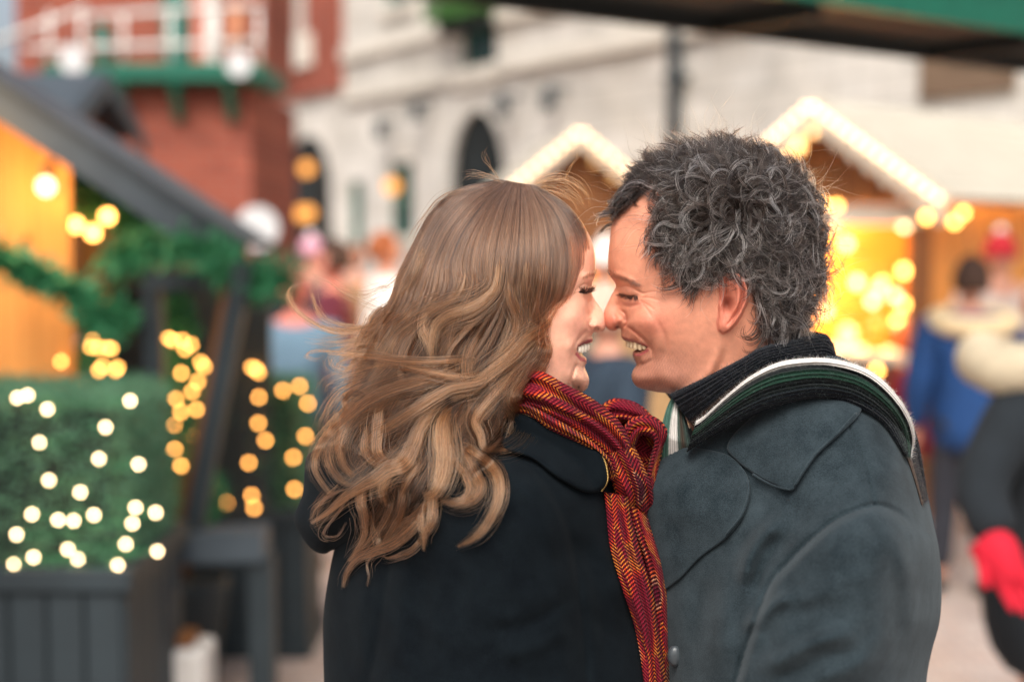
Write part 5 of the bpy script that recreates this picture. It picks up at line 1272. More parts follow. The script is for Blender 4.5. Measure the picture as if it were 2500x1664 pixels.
for (zx, zy) in zp:
    q = P(zx, zy, YS - max(float(wcoat_w(A(zx), A(zy))[0]), 0.085) - 0.008); mb.ball(q, 0.0016, 6)
mb.build('zip', zip_m, wom_coat, True, False)

# ------------------------------------------------------------------ bands of cloth
def band(name, top, bot, w, Ys, m, parent, bulge=12.0, thick=7.0, nt_=70, ns=26, folds=None, under=None, lift=8.0, ribs=0.0, nrib=10, vlen=None, uoff=0.0, wave=0.0, seed=1, mirror=False, power=0.55):
    T = spline(top, n=nt_); B = spline(bot, n=nt_); W = np.interp(np.linspace(0, 1, nt_), np.linspace(0, 1, len(w)), w)
    s = np.linspace(0, 1, ns)
    x = T[:, None, 0] * (1 - s) + B[:, None, 0] * s; y = T[:, None, 1] * (1 - s) + B[:, None, 1] * s
    r_ = np.random.default_rng(seed)
    if wave:
        tt = np.linspace(0, 1, nt_)[:, None]
        x = x + wave * np.sin(9 * tt + 4 * s[None] + seed) * np.sin(math.pi * s)[None]; y = y + wave * np.sin(7 * tt + 5 * s[None] + 2 * seed) * np.sin(math.pi * s)[None]
    w0 = np.repeat(W[:, None], ns, 1)
    if under is not None: w0 = np.maximum(w0, under(x, y) * 1000 + lift)
    f = w0 + bulge * np.sin(math.pi * s)[None] ** power
    for (c, wd, a) in (folds or []):       # folds run along the band
        tt = np.linspace(0, 1, nt_)[:, None]; cc = c + 0.06 * np.sin(5 * tt + 10 * c + seed)
        f = f + a * np.exp(-((s[None] - cc) / wd) ** 2)
    if ribs: f = f + ribs * np.cos(2 * math.pi * nrib * s)[None]
    f[:, 0] = w0[:, 0] - thick * 0.5; f[:, -1] = w0[:, -1] - thick * 0.5
    bk = w0 - thick
    Vf = P(x, y, Ys - f / 1000).reshape(-1, 3); Vb = P(x, y, Ys - bk / 1000).reshape(-1, 3)
    L = np.concatenate([[0], np.cumsum(np.hypot(*np.diff((T + B) / 2, axis=0).T))]) / 2300.0
    uv = np.stack([np.repeat((s * np.hypot(*(T - B).mean(0)) / 2300.0 * 1.0)[None], nt_, 0) + uoff, np.repeat(L[:, None], ns, 1), np.repeat(s[None], nt_, 0)], -1).reshape(-1, 3)
    F = []; n = nt_ * ns
    for i in range(nt_ - 1):
        for j in range(ns - 1):
            a = i * ns + j; q = (a, a + 1, a + ns + 1, a + ns)
            F.append(q[::-1]); F.append(tuple(k + n for k in q))
    for i in range(nt_ - 1):
        for j, rv in ((0, False), (ns - 1, True)):
            a = i * ns + j; q = (a, a + ns, a + ns + n, a + n); F.append(q if not rv else q[::-1])
    for i, rv in ((0, True), (nt_ - 1, False)):
        for j in range(ns - 1):
            a = i * ns + j; q = (a, a + 1, a + 1 + n, a + n); F.append(q if not rv else q[::-1])
    V = np.vstack([Vf, Vb]); uv = np.vstack([uv, uv])
    if mirror:
        k = len(V); V2 = V.copy(); V2[:, 1] = 2 * Ys - V2[:, 1]
        F = F + [tuple(i + k for i in q)[::-1] for q in F]; V = np.vstack([V, V2]); uv = np.vstack([uv, uv])
    o = mesh_obj(name, V, F, m, parent, True, False, uv=uv)
    o['_front'] = 0
    del o['_front']
    return o, (x, y, f)

def stripe_mat(name, stops, rib=150.0):
    """knit whose colour runs in stripes across the band (pat.z = 0..1)"""
    m, nt, b = nodes(name); L = nt.links.new
    setp(b, Roughness=0.95, Specular_IOR_Level=0.08, Sheen_Weight=0.04)
    at = nt.nodes.new('ShaderNodeAttribute'); at.attribute_name = 'pat'
    sx = nt.nodes.new('ShaderNodeSeparateXYZ'); L(at.outputs['Vector'], sx.inputs[0])
    tc = nt.nodes.new('ShaderNodeTexCoord'); nz = nt.nodes.new('ShaderNodeTexNoise'); nz.inputs['Scale'].default_value = 420; nz.inputs['Detail'].default_value = 3
    L(tc.outputs['Object'], nz.inputs['Vector'])
    j = nt.nodes.new('ShaderNodeMath'); j.operation = 'MULTIPLY_ADD'; L(nz.outputs['Fac'], j.inputs[0]); j.inputs[1].default_value = 0.03; L(sx.outputs['Z'], j.inputs[2])
    cr = nt.nodes.new('ShaderNodeValToRGB'); L(j.outputs[0], cr.inputs[0]); e = cr.color_ramp.elements
    while len(e) < len(stops): e.new(0.5)
    for i, (p, c) in enumerate(stops): e[i].position = p + 0.015; e[i].color = (*c, 1)
    mx = nt.nodes.new('ShaderNodeMix'); mx.data_type = 'RGBA'; mx.blend_type = 'MULTIPLY'; mx.inputs['Factor'].default_value = 0.75
    wv = nt.nodes.new('ShaderNodeTexWave'); wv.inputs['Scale'].default_value = rib; wv.inputs['Distortion'].default_value = 1.5; wv.bands_direction = 'X'
    L(at.outputs['Vector'], wv.inputs['Vector'])
    rp = nt.nodes.new('ShaderNodeMapRange'); rp.inputs['To Min'].default_value = 0.55; rp.inputs['To Max'].default_value = 1.15; L(wv.outputs['Fac'], rp.inputs['Value'])
    L(cr.outputs[0], mx.inputs['A']); L(rp.outputs[0], mx.inputs['B']); L(mx.outputs['Result'], b.inputs['Base Color'])
    ad = nt.nodes.new('ShaderNodeMath'); ad.operation = 'MULTIPLY_ADD'; L(nz.outputs['Fac'], ad.inputs[0]); ad.inputs[1].default_value = 0.6; L(wv.outputs['Fac'], ad.inputs[2])
    bp = nt.nodes.new('ShaderNodeBump'); bp.inputs['Strength'].default_value = 0.7; bp.inputs['Distance'].default_value = 0.0015
    L(ad.outputs[0], bp.inputs['Height']); L(bp.outputs[0], b.inputs['Normal'])
    return m

NAVY, WHITE, GREEN, BROWN, CHAR = srgb(17, 21, 27), srgb(214, 210, 204), srgb(28, 54, 43), srgb(78, 62, 52), srgb(36, 42, 48)
sc_inner = stripe_mat('scarf_inner', [(0.0, CHAR), (0.1, NAVY), (0.72, NAVY), (0.80, BROWN), (1.0, BROWN)])
sc_outer = stripe_mat('scarf_outer', [(0.0, WHITE), (0.15, WHITE), (0.17, srgb(18, 22, 24)), (0.24, srgb(20, 24, 26)), (0.30, GREEN), (0.44, GREEN), (0.50, srgb(18, 22, 24)), (0.66, srgb(26, 32, 34)), (0.76, NAVY), (1.0, NAVY)])
sc_tail = stripe_mat('scarf_tail', [(0.0, srgb(70, 104, 92)), (0.25, srgb(70, 104, 92)), (0.30, WHITE), (0.52, WHITE), (0.56, srgb(74, 96, 88)), (0.70, BROWN), (0.85, srgb(66, 84, 78)), (1.0, NAVY)])
scarf_m = link('scarf', None, man); scarf_m.location = (0, 0, 0)
b1, g1 = band('neck_wrap', [(1634, 962), (1720, 921), (1808, 876), (1858, 848), (1919, 833), (1985, 818), (2016, 815), (2034, 838)], [(1700, 1052), (1735, 1020), (1782, 972), (1834, 928), (1888, 900), (1943, 889), (2002, 886), (2046, 890)],
              [34, 64, 80, 86, 82, 62, 32, 6], YS, sc_inner, scarf_m, bulge=13, ribs=1.0, nrib=9, mirror=True, nt_=90, ns=60)
b2, g2 = band('shoulder_wrap', [(1700, 1026), (1722, 1012), (1776, 962), (1830, 919), (1886, 889), (1941, 876), (2023, 874), (2106, 895), (2165, 936), (2214, 1000), (2234, 1060), (2226, 1114)],
              [(1676, 1104), (1700, 1088), (1775, 1044), (1830, 1017), (1886, 996), (1974, 975), (2040, 977), (2080, 987), (2132, 1013), (2165, 1042), (2182, 1068), (2212, 1116)],
              [66, 82, 98, 108, 114, 116, 114, 108, 104, 96, 76, 52], YS, sc_outer, scarf_m, bulge=17, ribs=1.3, nrib=11, under=mcoat_w, lift=7, nt_=120, ns=72, folds=[(0.22, 0.045, -6), (0.58, 0.09, -3)])
b3, g3 = band('front_tail', [(1648, 952), (1626, 1000), (1612, 1060), (1606, 1120), (1600, 1180)], [(1664, 985), (1680, 1040), (1694, 1100), (1702, 1140), (1700, 1190)], [18, 34, 36, 22, 2], YS, sc_tail, scarf_m, bulge=8, ribs=0.9, nrib=8, ns=50)
b4, g4 = band('back_tail', [(2206, 1000), (2238, 1062), (2254, 1140), (2266, 1220)], [(2190, 1080), (2214, 1120), (2232, 1170), (2250, 1232)], [40, 40, 34, 28], YS, sc_inner, scarf_m, bulge=6, ribs=0.8, nrib=6, ns=36, under=mcoat_w, lift=3)

def weave_mat(name):
    m, nt, b = nodes(name); L = nt.links.new; N = nt.nodes.new
    setp(b, Roughness=0.95, Specular_IOR_Level=0.06, Sheen_Weight=0.03)
    at = N('ShaderNodeAttribute'); at.attribute_name = 'pat'
    sx = N('ShaderNodeSeparateXYZ'); L(at.outputs['Vector'], sx.inputs[0])
    def mth(op, a, b_=None, c=None):
        n = N('ShaderNodeMath'); n.operation = op
        for i, q in enumerate((a, b_, c)):
            if q is None: continue
            if isinstance(q, (int, float)): n.inputs[i].default_value = q
            else: L(q, n.inputs[i])
        return n.outputs[0]
    tri = mth('PINGPONG', mth('MULTIPLY', sx.outputs['X'], 1.0), 0.008)            # zigzag 16 mm wide
    ph = mth('ADD', mth('MULTIPLY', sx.outputs['Y'], 1.0), mth('MULTIPLY', tri, 1.1))
    row = mth('SINE', mth('MULTIPLY', ph, 6.283 / 0.0042))                         # 5 mm herringbone rows
    mask = mth('SMOOTH_MIN', mth('MAXIMUM', mth('MULTIPLY_ADD', row, 1.4, 0.35), 0.0), 1.0, 0.1)
    thr = mth('SINE', mth('MULTIPLY', sx.outputs['X'], 6.283 / 0.0021))            # threads
    nz = N('ShaderNodeTexNoise'); nz.inputs['Scale'].default_value = 22; nz.inputs['Detail'].default_value = 2
    cb = N('ShaderNodeCombineXYZ'); L(mth('MULTIPLY', sx.outputs['X'], 2.2), cb.inputs[0]); L(mth('MULTIPLY', sx.outputs['Y'], 0.6), cb.inputs[1]); L(cb.outputs[0], nz.inputs['Vector'])
    cr = N('ShaderNodeValToRGB'); L(nz.outputs['Fac'], cr.inputs[0]); e = cr.color_ramp.elements
    stops = [(0.30, srgb(122, 30, 50)), (0.41, srgb(128, 32, 46)), (0.455, srgb(206, 66, 36)), (0.49, srgb(206, 128, 48)), (0.525, srgb(126, 32, 46)), (0.60, srgb(150, 40, 44)), (0.63, srgb(208, 90, 40)), (0.665, srgb(190, 140, 110)), (0.70, srgb(98, 24, 42))]
    while len(e) < len(stops): e.new(0.5)
    for i, (p, c) in enumerate(stops): e[i].position = p; e[i].color = (*c, 1)
    base = N('ShaderNodeValToRGB'); L(nz.outputs['Fac'], base.inputs[0]); be = base.color_ramp.elements
    be[0].position = 0.35; be[0].color = (*srgb(100, 14, 32), 1); be[1].position = 0.65; be[1].color = (*srgb(62, 10, 25), 1)
    mx = N('ShaderNodeMix'); mx.data_type = 'RGBA'; L(mask, mx.inputs['Factor']); L(base.outputs[0], mx.inputs['A']); L(cr.outputs[0], mx.inputs['B'])
    m2 = N('ShaderNodeMix'); m2.data_type = 'RGBA'; m2.blend_type = 'MULTIPLY'; m2.inputs['Factor'].default_value = 1.0
    L(mx.outputs['Result'], m2.inputs['A']); L(mth('MULTIPLY_ADD', thr, 0.22, 0.85), m2.inputs['B'])
    L(m2.outputs['Result'], b.inputs['Base Color'])
    bp = N('ShaderNodeBump'); bp.inputs['Strength'].default_value = 0.6; bp.inputs['Distance'].default_value = 0.0014
    L(mth('ADD', mth('MULTIPLY', thr, 0.4), row), bp.inputs['Height']); L(bp.outputs[0], b.inputs['Normal'])
    return m
weave = weave_mat('woven_scarf')
scarf_w = link('scarf', None, woman)
band('knot_core', [(1490, 1040), (1550, 1030), (1612, 1048), (1622, 1060)], [(1500, 1150), (1550, 1165), (1598, 1180), (1604, 1182)], [2, 6, 6, 2], YS, weave, scarf_w, bulge=10, uoff=0.22)
band('knot_loop', [(1462, 992), (1499, 972), (1553, 982), (1596, 1018), (1606, 1040)], [(1498, 1036), (1530, 1036), (1566, 1050), (1594, 1066), (1602, 1070)], [4, 12, 14, 10, 4], YS, weave, scarf_w, bulge=22, uoff=0.31, folds=[(0.5, 0.12, -6)], wave=2)
band('neck_wrap', [(1240, 905), (1290, 902), (1328, 908), (1382, 938), (1431, 963), (1466, 986), (1504, 1017), (1530, 1056), (1543, 1098), (1548, 1130)], [(1250, 990), (1275, 995), (1300, 1003), (1345, 1024), (1400, 1054), (1440, 1083), (1478, 1112), (1502, 1132), (1520, 1150), (1532, 1168)],
     [66, 78, 84, 88, 84, 76, 68, 62, 58, 56], YS, weave, scarf_w, bulge=18, uoff=0.0, folds=[(0.2, 0.09, 4), (0.36, 0.07, -7), (0.55, 0.1, 5), (0.72, 0.06, -8), (0.88, 0.06, 3)], wave=3, nt_=110, ns=60, mirror=False)
band('neck_wrap', [(1250, 985), (1280, 984), (1330, 1006), (1390, 1040), (1440, 1072), (1490, 1120), (1512, 1165)], [(1255, 1010), (1290, 1012), (1336, 1046), (1385, 1070), (1431, 1094), (1474, 1128), (1488, 1172)], [84, 92, 96, 94, 88, 80, 70], YS, weave, scarf_w, bulge=13, uoff=0.12, folds=[(0.35, 0.1, 4), (0.55, 0.08, -5)], wave=2, nt_=90, ns=40)
band('knot_fold', [(1512, 1060), (1540, 1022), (1592, 1014), (1632, 1050), (1620, 1090), (1607, 1150), (1598, 1230)], [(1548, 1100), (1562, 1066), (1582, 1066), (1597, 1080), (1588, 1112), (1578, 1160), (1566, 1230)], [34, 40, 40, 34, 34, 36, 36], YS, weave, scarf_w, bulge=16, uoff=0.47, folds=[(0.5, 0.12, -5)], nt_=80, ns=40)
band('drop', [(1466, 1112), (1488, 1160), (1502, 1205), (1512, 1250), (1516, 1280)], [(1550, 1090), (1574, 1140), (1592, 1190), (1598, 1240), (1586, 1275)], [66, 66, 62, 48, 26], YS, weave, scarf_w, bulge=20, uoff=0.63, folds=[(0.28, 0.1, 6), (0.45, 0.07, -8), (0.66, 0.1, 6), (0.82, 0.06, -6)], nt_=80, ns=60, wave=3)
band('tail', [(1530, 1225), (1546, 1290), (1570, 1360), (1588, 1440), (1600, 1530), (1606, 1664), (1606, 1800)], [(1580, 1258), (1595, 1310), (1609, 1352), (1624, 1412), (1635, 1509), (1637, 1620), (1637, 1800)], [60, 62, 62, 62, 62, 64, 66], YS, weave, scarf_w, bulge=15, uoff=0.83, folds=[(0.4, 0.12, -5)], nt_=110, ns=44, wave=2)
band('tail', [(1474, 1200), (1480, 1245), (1490, 1338), (1519, 1436), (1550, 1533), (1572, 1664), (1584, 1800)], [(1535, 1212), (1542, 1262), (1562, 1338), (1590, 1436), (1608, 1533), (1628, 1664), (1640, 1800)], [74, 78, 82, 82, 80, 80, 80], YS, weave, scarf_w, bulge=17, uoff=1.05, folds=[(0.3, 0.12, 5), (0.55, 0.08, -6), (0.8, 0.1, 3)], nt_=120, ns=50, under=wcoat_w, lift=6, wave=2)

# wool fuzz standing off the man's scarf
fz_m = hair_mat('wool_fuzz', 0.6, 0.7)
def fuzz(grids, n, L0, parent):
    out, tint, rad = [], [], []
    for (x, y, f), stops, w in grids:
        ps = np.array([p for p, c in stops]); cs = np.array([c for p, c in stops])
        i = rng.integers(0, x.shape[0], int(n * w)); j = rng.integers(0, x.shape[1], int(n * w)); edge = rng.uniform(0, 1, len(j)) < 0.25; j = np.where(edge, rng.choice([0, 1, 2], len(j)), j)
        for a, b in zip(i, j):
            p = P(x[a, b], y[a, b], YS - f[a, b] / 1000); d = rng.normal(0, 1, 3) + np.array([0, -0.9, 0.3]); d /= np.linalg.norm(d); L_ = L0 * rng.uniform(0.4, 1.3); k = rng.normal(0, 1, 3) * 0.5
            t = np.linspace(0, 1, 5)[:, None]; out.append(p[None] + d[None] * L_ * t + k[None] * L_ * t ** 2 * 0.6)
            u = b / (x.shape[1] - 1); tint.append([np.interp(u, ps, cs[:, q]) * rng.uniform(0.8, 1.8) + 0.01 for q in range(3)]); rad.append(0.00006)
    return strands('fuzz', out, rad, np.clip(tint, 0, 1), fz_m, parent)
fuzz([(g1, [(0.0, CHAR), (0.1, NAVY), (0.75, NAVY), (1.0, BROWN)], 0.4), (g2, [(0.0, WHITE), (0.14, WHITE), (0.18, NAVY), (0.3, GREEN), (0.5, GREEN), (1.0, NAVY)], 0.5), (g4, [(0, NAVY), (1, BROWN)], 0.1)], 9000, 0.0045, scarf_m)
# ================================================================== woman's hair
hair_w_m = hair_mat('light_brown_hair', 0.30, 0.42, ior=1.45)
hair_m_m = hair_mat('grey_curly_hair', 0.33, 0.45, ior=1.42)
HP = [(1231, 437), (1125, 454), (1061, 507), (1019, 573), (976, 658), (955, 735), (925, 810), (870, 900), (842, 955), (830, 1019), (785, 1082), (762, 1146), (775, 1220), (830, 1320), (870, 1390), (960, 1370), (1060, 1350), (1160, 1320), (1225, 1240),
      (1235, 1160), (1285, 1080), (1300, 1000), (1330, 930), (1358, 860), (1358, 808), (1404, 745), (1434, 680), (1445, 612), (1432, 556), (1392, 495), (1316, 455)]
HWL = [(1230, 480, 36), (1300, 500, 44), (1150, 500, 46), (1250, 600, 88), (1330, 600, 76), (1395, 620, 56), (1150, 600, 84), (1060, 620, 56), (1200, 700, 100), (1320, 720, 80), (1375, 720, 66), (1100, 700, 90), (1020, 700, 58), (1200, 850, 104), (1290, 840, 90), (1330, 850, 78),
       (1080, 850, 104), (970, 850, 74), (1000, 1000, 116), (1150, 1000, 120), (1250, 980, 108), (900, 1000, 76), (880, 1100, 92), (1000, 1150, 146), (1100, 1150, 162), (1190, 1130, 158), (900, 1250, 126), (1050, 1250, 170), (1150, 1260, 170), (820, 1150, 70)]
hv = coat_field(HP, HWL)
_cs, _hs = spline(WCOAT, step=20, closed=True), spline(HOOD, step=16, closed=True)

def hair_surf(x, y):
    w = np.where(sdf(x, y, HP) > 0, hv(x, y) / 1000.0, 0.016)
    if y.max() > 990:
        w = np.maximum(w, np.where(sdf(x, y, _cs) > 4, wcoat_w(x, y) + 0.006, 0))
        w = np.maximum(w, np.where(sdf(x, y, _hs) > 4, hood_w(x, y) + 0.006, 0))
    return w
# a cached grid keeps the many look-ups quick
_gx = np.arange(640, 1480, 8.0); _gy = np.arange(410, 1460, 8.0)
_G = hair_surf(*np.meshgrid(_gx, _gy))
for _ in range(2): _G[1:-1, 1:-1] = (_G[1:-1, 1:-1] * 2 + _G[:-2, 1:-1] + _G[2:, 1:-1] + _G[1:-1, :-2] + _G[1:-1, 2:]) / 6

def bil(x, y, G, gx, gy):
    fx = np.clip((x - gx[0]) / (gx[1] - gx[0]), 0, len(gx) - 1.001); fy = np.clip((y - gy[0]) / (gy[1] - gy[0]), 0, len(gy) - 1.001)
    i = fx.astype(int); j = fy.astype(int); u = fx - i; v = fy - j
    return G[j, i] * (1 - u) * (1 - v) + G[j, i + 1] * u * (1 - v) + G[j + 1, i] * (1 - u) * v + G[j + 1, i + 1] * u * v

FAN = [[(1212, 441), (1120, 461), (1056, 514), (1012, 590), (976, 664), (958, 725), (925, 775), (880, 800), (835, 806), (790, 795)],
       [(1225, 442), (1140, 475), (1075, 540), (1035, 620), (1002, 690), (985, 740), (955, 790), (912, 835), (870, 880), (836, 930)],
       [(1235, 444), (1165, 490), (1105, 560), (1066, 640), (1052, 700), (1036, 750), (1000, 800), (955, 855), (925, 915), (905, 970)],
       [(1242, 445), (1192, 500), (1142, 580), (1122, 650), (1132, 695), (1115, 735), (1070, 778), (1010, 812), (966, 860), (940, 925)],
       [(1250, 446), (1217, 510), (1192, 600), (1190, 670), (1197, 705), (1172, 745), (1122, 778), (1070, 805), (1040, 850), (1035, 910)],
       [(1262, 448), (1250, 520), (1236, 600), (1226, 660), (1212, 712), (1180, 760), (1140, 805), (1100, 855), (1085, 910), (1080, 970)],
       [(1275, 450), (1280, 530), (1281, 610), (1276, 690), (1264, 750), (1255, 805), (1245, 855), (1225, 905), (1190, 950), (1150, 990)],
       [(1290, 452), (1320, 530), (1331, 620), (1326, 700), (1312, 768), (1298, 822), (1272, 872), (1250, 915), (1230, 960), (1212, 1005)],
       [(1300, 454), (1350, 520), (1376, 600), (1376, 680), (1357, 745), (1327, 800), (1290, 850), (1255, 900), (1228, 950), (1206, 995)],
       [(1312, 456), (1381, 498), (1427, 556), (1440, 612), (1432, 664), (1406, 732), (1362, 795), (1315, 832), (1275, 872), (1238, 922)]]
NP_ = 36
FANS = np.array([spline(g, n=NP_) for g in FAN])
tt_ = np.linspace(0, 1, NP_)
ASH, GOLD, DARK, PALE = np.array(srgb(112, 83, 67)), np.array(srgb(150, 97, 62)), np.array(srgb(40, 27, 20)), np.array(srgb(188, 134, 96))
H_arr, H_rad, H_root, H_tip = [], [], [], []

def put(x, y, dep, root, tip, rad, far=False):
    w = bil(x, y, _G, _gx, _gy) + dep
    q = P(x, y, YS - w)
    if far: q[:, 1] = 2 * YS - q[:, 1]
    H_arr.append(q); H_rad.append(rad); H_root.append(root); H_tip.append(tip)

ncl = 240
clu = np.sort(rng.uniform(0, 9, ncl)); cl_tone = rng.normal(0, 1, ncl); cl_ph = rng.uniform(0, 6.28, ncl); cl_end = rng.uniform(0.72, 1.0, ncl); cl_amp = rng.uniform(2, 9, ncl); cl_dep = rng.normal(0, 0.003, ncl)
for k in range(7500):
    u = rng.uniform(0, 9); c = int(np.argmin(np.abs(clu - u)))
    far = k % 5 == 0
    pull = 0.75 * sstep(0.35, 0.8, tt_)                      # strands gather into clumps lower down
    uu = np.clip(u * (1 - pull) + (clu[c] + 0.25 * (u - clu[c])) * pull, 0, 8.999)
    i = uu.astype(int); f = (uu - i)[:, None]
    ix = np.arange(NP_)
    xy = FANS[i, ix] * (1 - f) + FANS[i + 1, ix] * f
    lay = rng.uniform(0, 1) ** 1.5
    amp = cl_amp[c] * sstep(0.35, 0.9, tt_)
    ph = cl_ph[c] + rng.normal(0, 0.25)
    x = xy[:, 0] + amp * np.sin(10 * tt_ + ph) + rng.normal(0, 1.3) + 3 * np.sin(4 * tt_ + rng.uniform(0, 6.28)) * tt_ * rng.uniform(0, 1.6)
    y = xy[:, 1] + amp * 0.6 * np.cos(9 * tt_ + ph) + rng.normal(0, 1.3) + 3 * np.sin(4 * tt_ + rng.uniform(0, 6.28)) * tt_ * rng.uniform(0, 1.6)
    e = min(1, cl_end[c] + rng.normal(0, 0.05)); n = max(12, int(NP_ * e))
    tone = np.clip(0.5 + 0.22 * cl_tone[c] + rng.normal(0, 0.26) - 0.4 * lay, 0, 1)  # deeper strands coloured darker, as shade inside the mass
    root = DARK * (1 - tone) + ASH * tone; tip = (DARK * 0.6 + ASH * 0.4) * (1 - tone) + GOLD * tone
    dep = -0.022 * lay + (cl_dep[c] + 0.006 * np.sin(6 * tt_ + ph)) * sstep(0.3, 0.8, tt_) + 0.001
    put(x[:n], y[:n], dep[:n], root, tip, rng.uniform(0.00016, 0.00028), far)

def lock(pts, n, spread, tone=0.6, lift=4.0, flat=0.35, rad=0.00022, jit=1.0, tight=0.35, wob=1.5, far=0, stag=0.3, dive=9.0):
    """a lock of hair along a traced path; spread = half width in photo pixels at root, middle, tip; lift in mm above the mass"""
    L = spline(pts, n=max(14, 7 * len(pts))); m = len(L); t = np.linspace(0, 1, m)
    d = np.gradient(L, axis=0); d /= np.linalg.norm(d, axis=1)[:, None] + 1e-9; nx = np.stack([-d[:, 1], d[:, 0]], 1)
    sp = np.interp(t, np.linspace(0, 1, len(spread)), spread)
    for k in range(n):
        a = np.clip(rng.normal(0, 0.5), -1.15, 1.15); b = rng.normal(0, 0.5)
        a2 = a + 0.25 * np.sin(3 * t + rng.uniform(0, 6.28)) * rng.uniform(0, 1)
        x = L[:, 0] + nx[:, 0] * a2 * sp + wob * np.sin(t * rng.uniform(3, 9) + rng.uniform(0, 6.28)) * t
        y = L[:, 1] + nx[:, 1] * a2 * sp + wob * np.sin(t * rng.uniform(3, 9) + rng.uniform(0, 6.28)) * t
        i0 = int(m * rng.uniform(0.0, stag)); i1 = int(m * min(1, rng.uniform(0.82, 1.12)))
        q = np.clip(tone - 0.16 + rng.normal(0, 0.34), 0, 1.2)
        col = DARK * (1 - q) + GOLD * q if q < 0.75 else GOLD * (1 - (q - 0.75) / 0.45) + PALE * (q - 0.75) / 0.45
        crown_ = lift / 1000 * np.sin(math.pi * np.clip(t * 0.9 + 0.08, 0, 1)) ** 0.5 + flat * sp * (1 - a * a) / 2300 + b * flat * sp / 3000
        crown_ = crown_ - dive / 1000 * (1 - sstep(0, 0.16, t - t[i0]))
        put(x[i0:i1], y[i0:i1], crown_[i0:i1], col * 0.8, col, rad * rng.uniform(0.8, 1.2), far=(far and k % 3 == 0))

# underlayer that fills the mass, coloured dark for the shade between locks
for pts, sp in (([(1060, 640), (1010, 780), (940, 900), (880, 1010), (820, 1110)], 34), ([(1120, 680), (1060, 820), (980, 960), (910, 1080), (850, 1190)], 40), ([(1180, 700), (1120, 860), (1040, 1000), (960, 1130), (900, 1250)], 42),
                ([(1230, 720), (1180, 880), (1110, 1010), (1040, 1130), (980, 1240), (930, 1320)], 44), ([(1290, 740), (1245, 880), (1180, 1000), (1110, 1090), (1050, 1180)], 40), ([(1330, 760), (1300, 870), (1240, 960), (1200, 1040), (1160, 1100)], 30),
                ([(1000, 700), (950, 820), (900, 900), (860, 980)], 28), ([(1150, 850), (1080, 960), (990, 1050), (900, 1110), (840, 1180)], 40), ([(1080, 1000), (1010, 1120), (950, 1220), (900, 1310)], 36)):
    lock(pts, 330, [sp * 0.8, sp, sp * 1.1, sp * 0.9], tone=0.16, lift=-11, flat=0.4, wob=9, rad=0.00024, far=1)
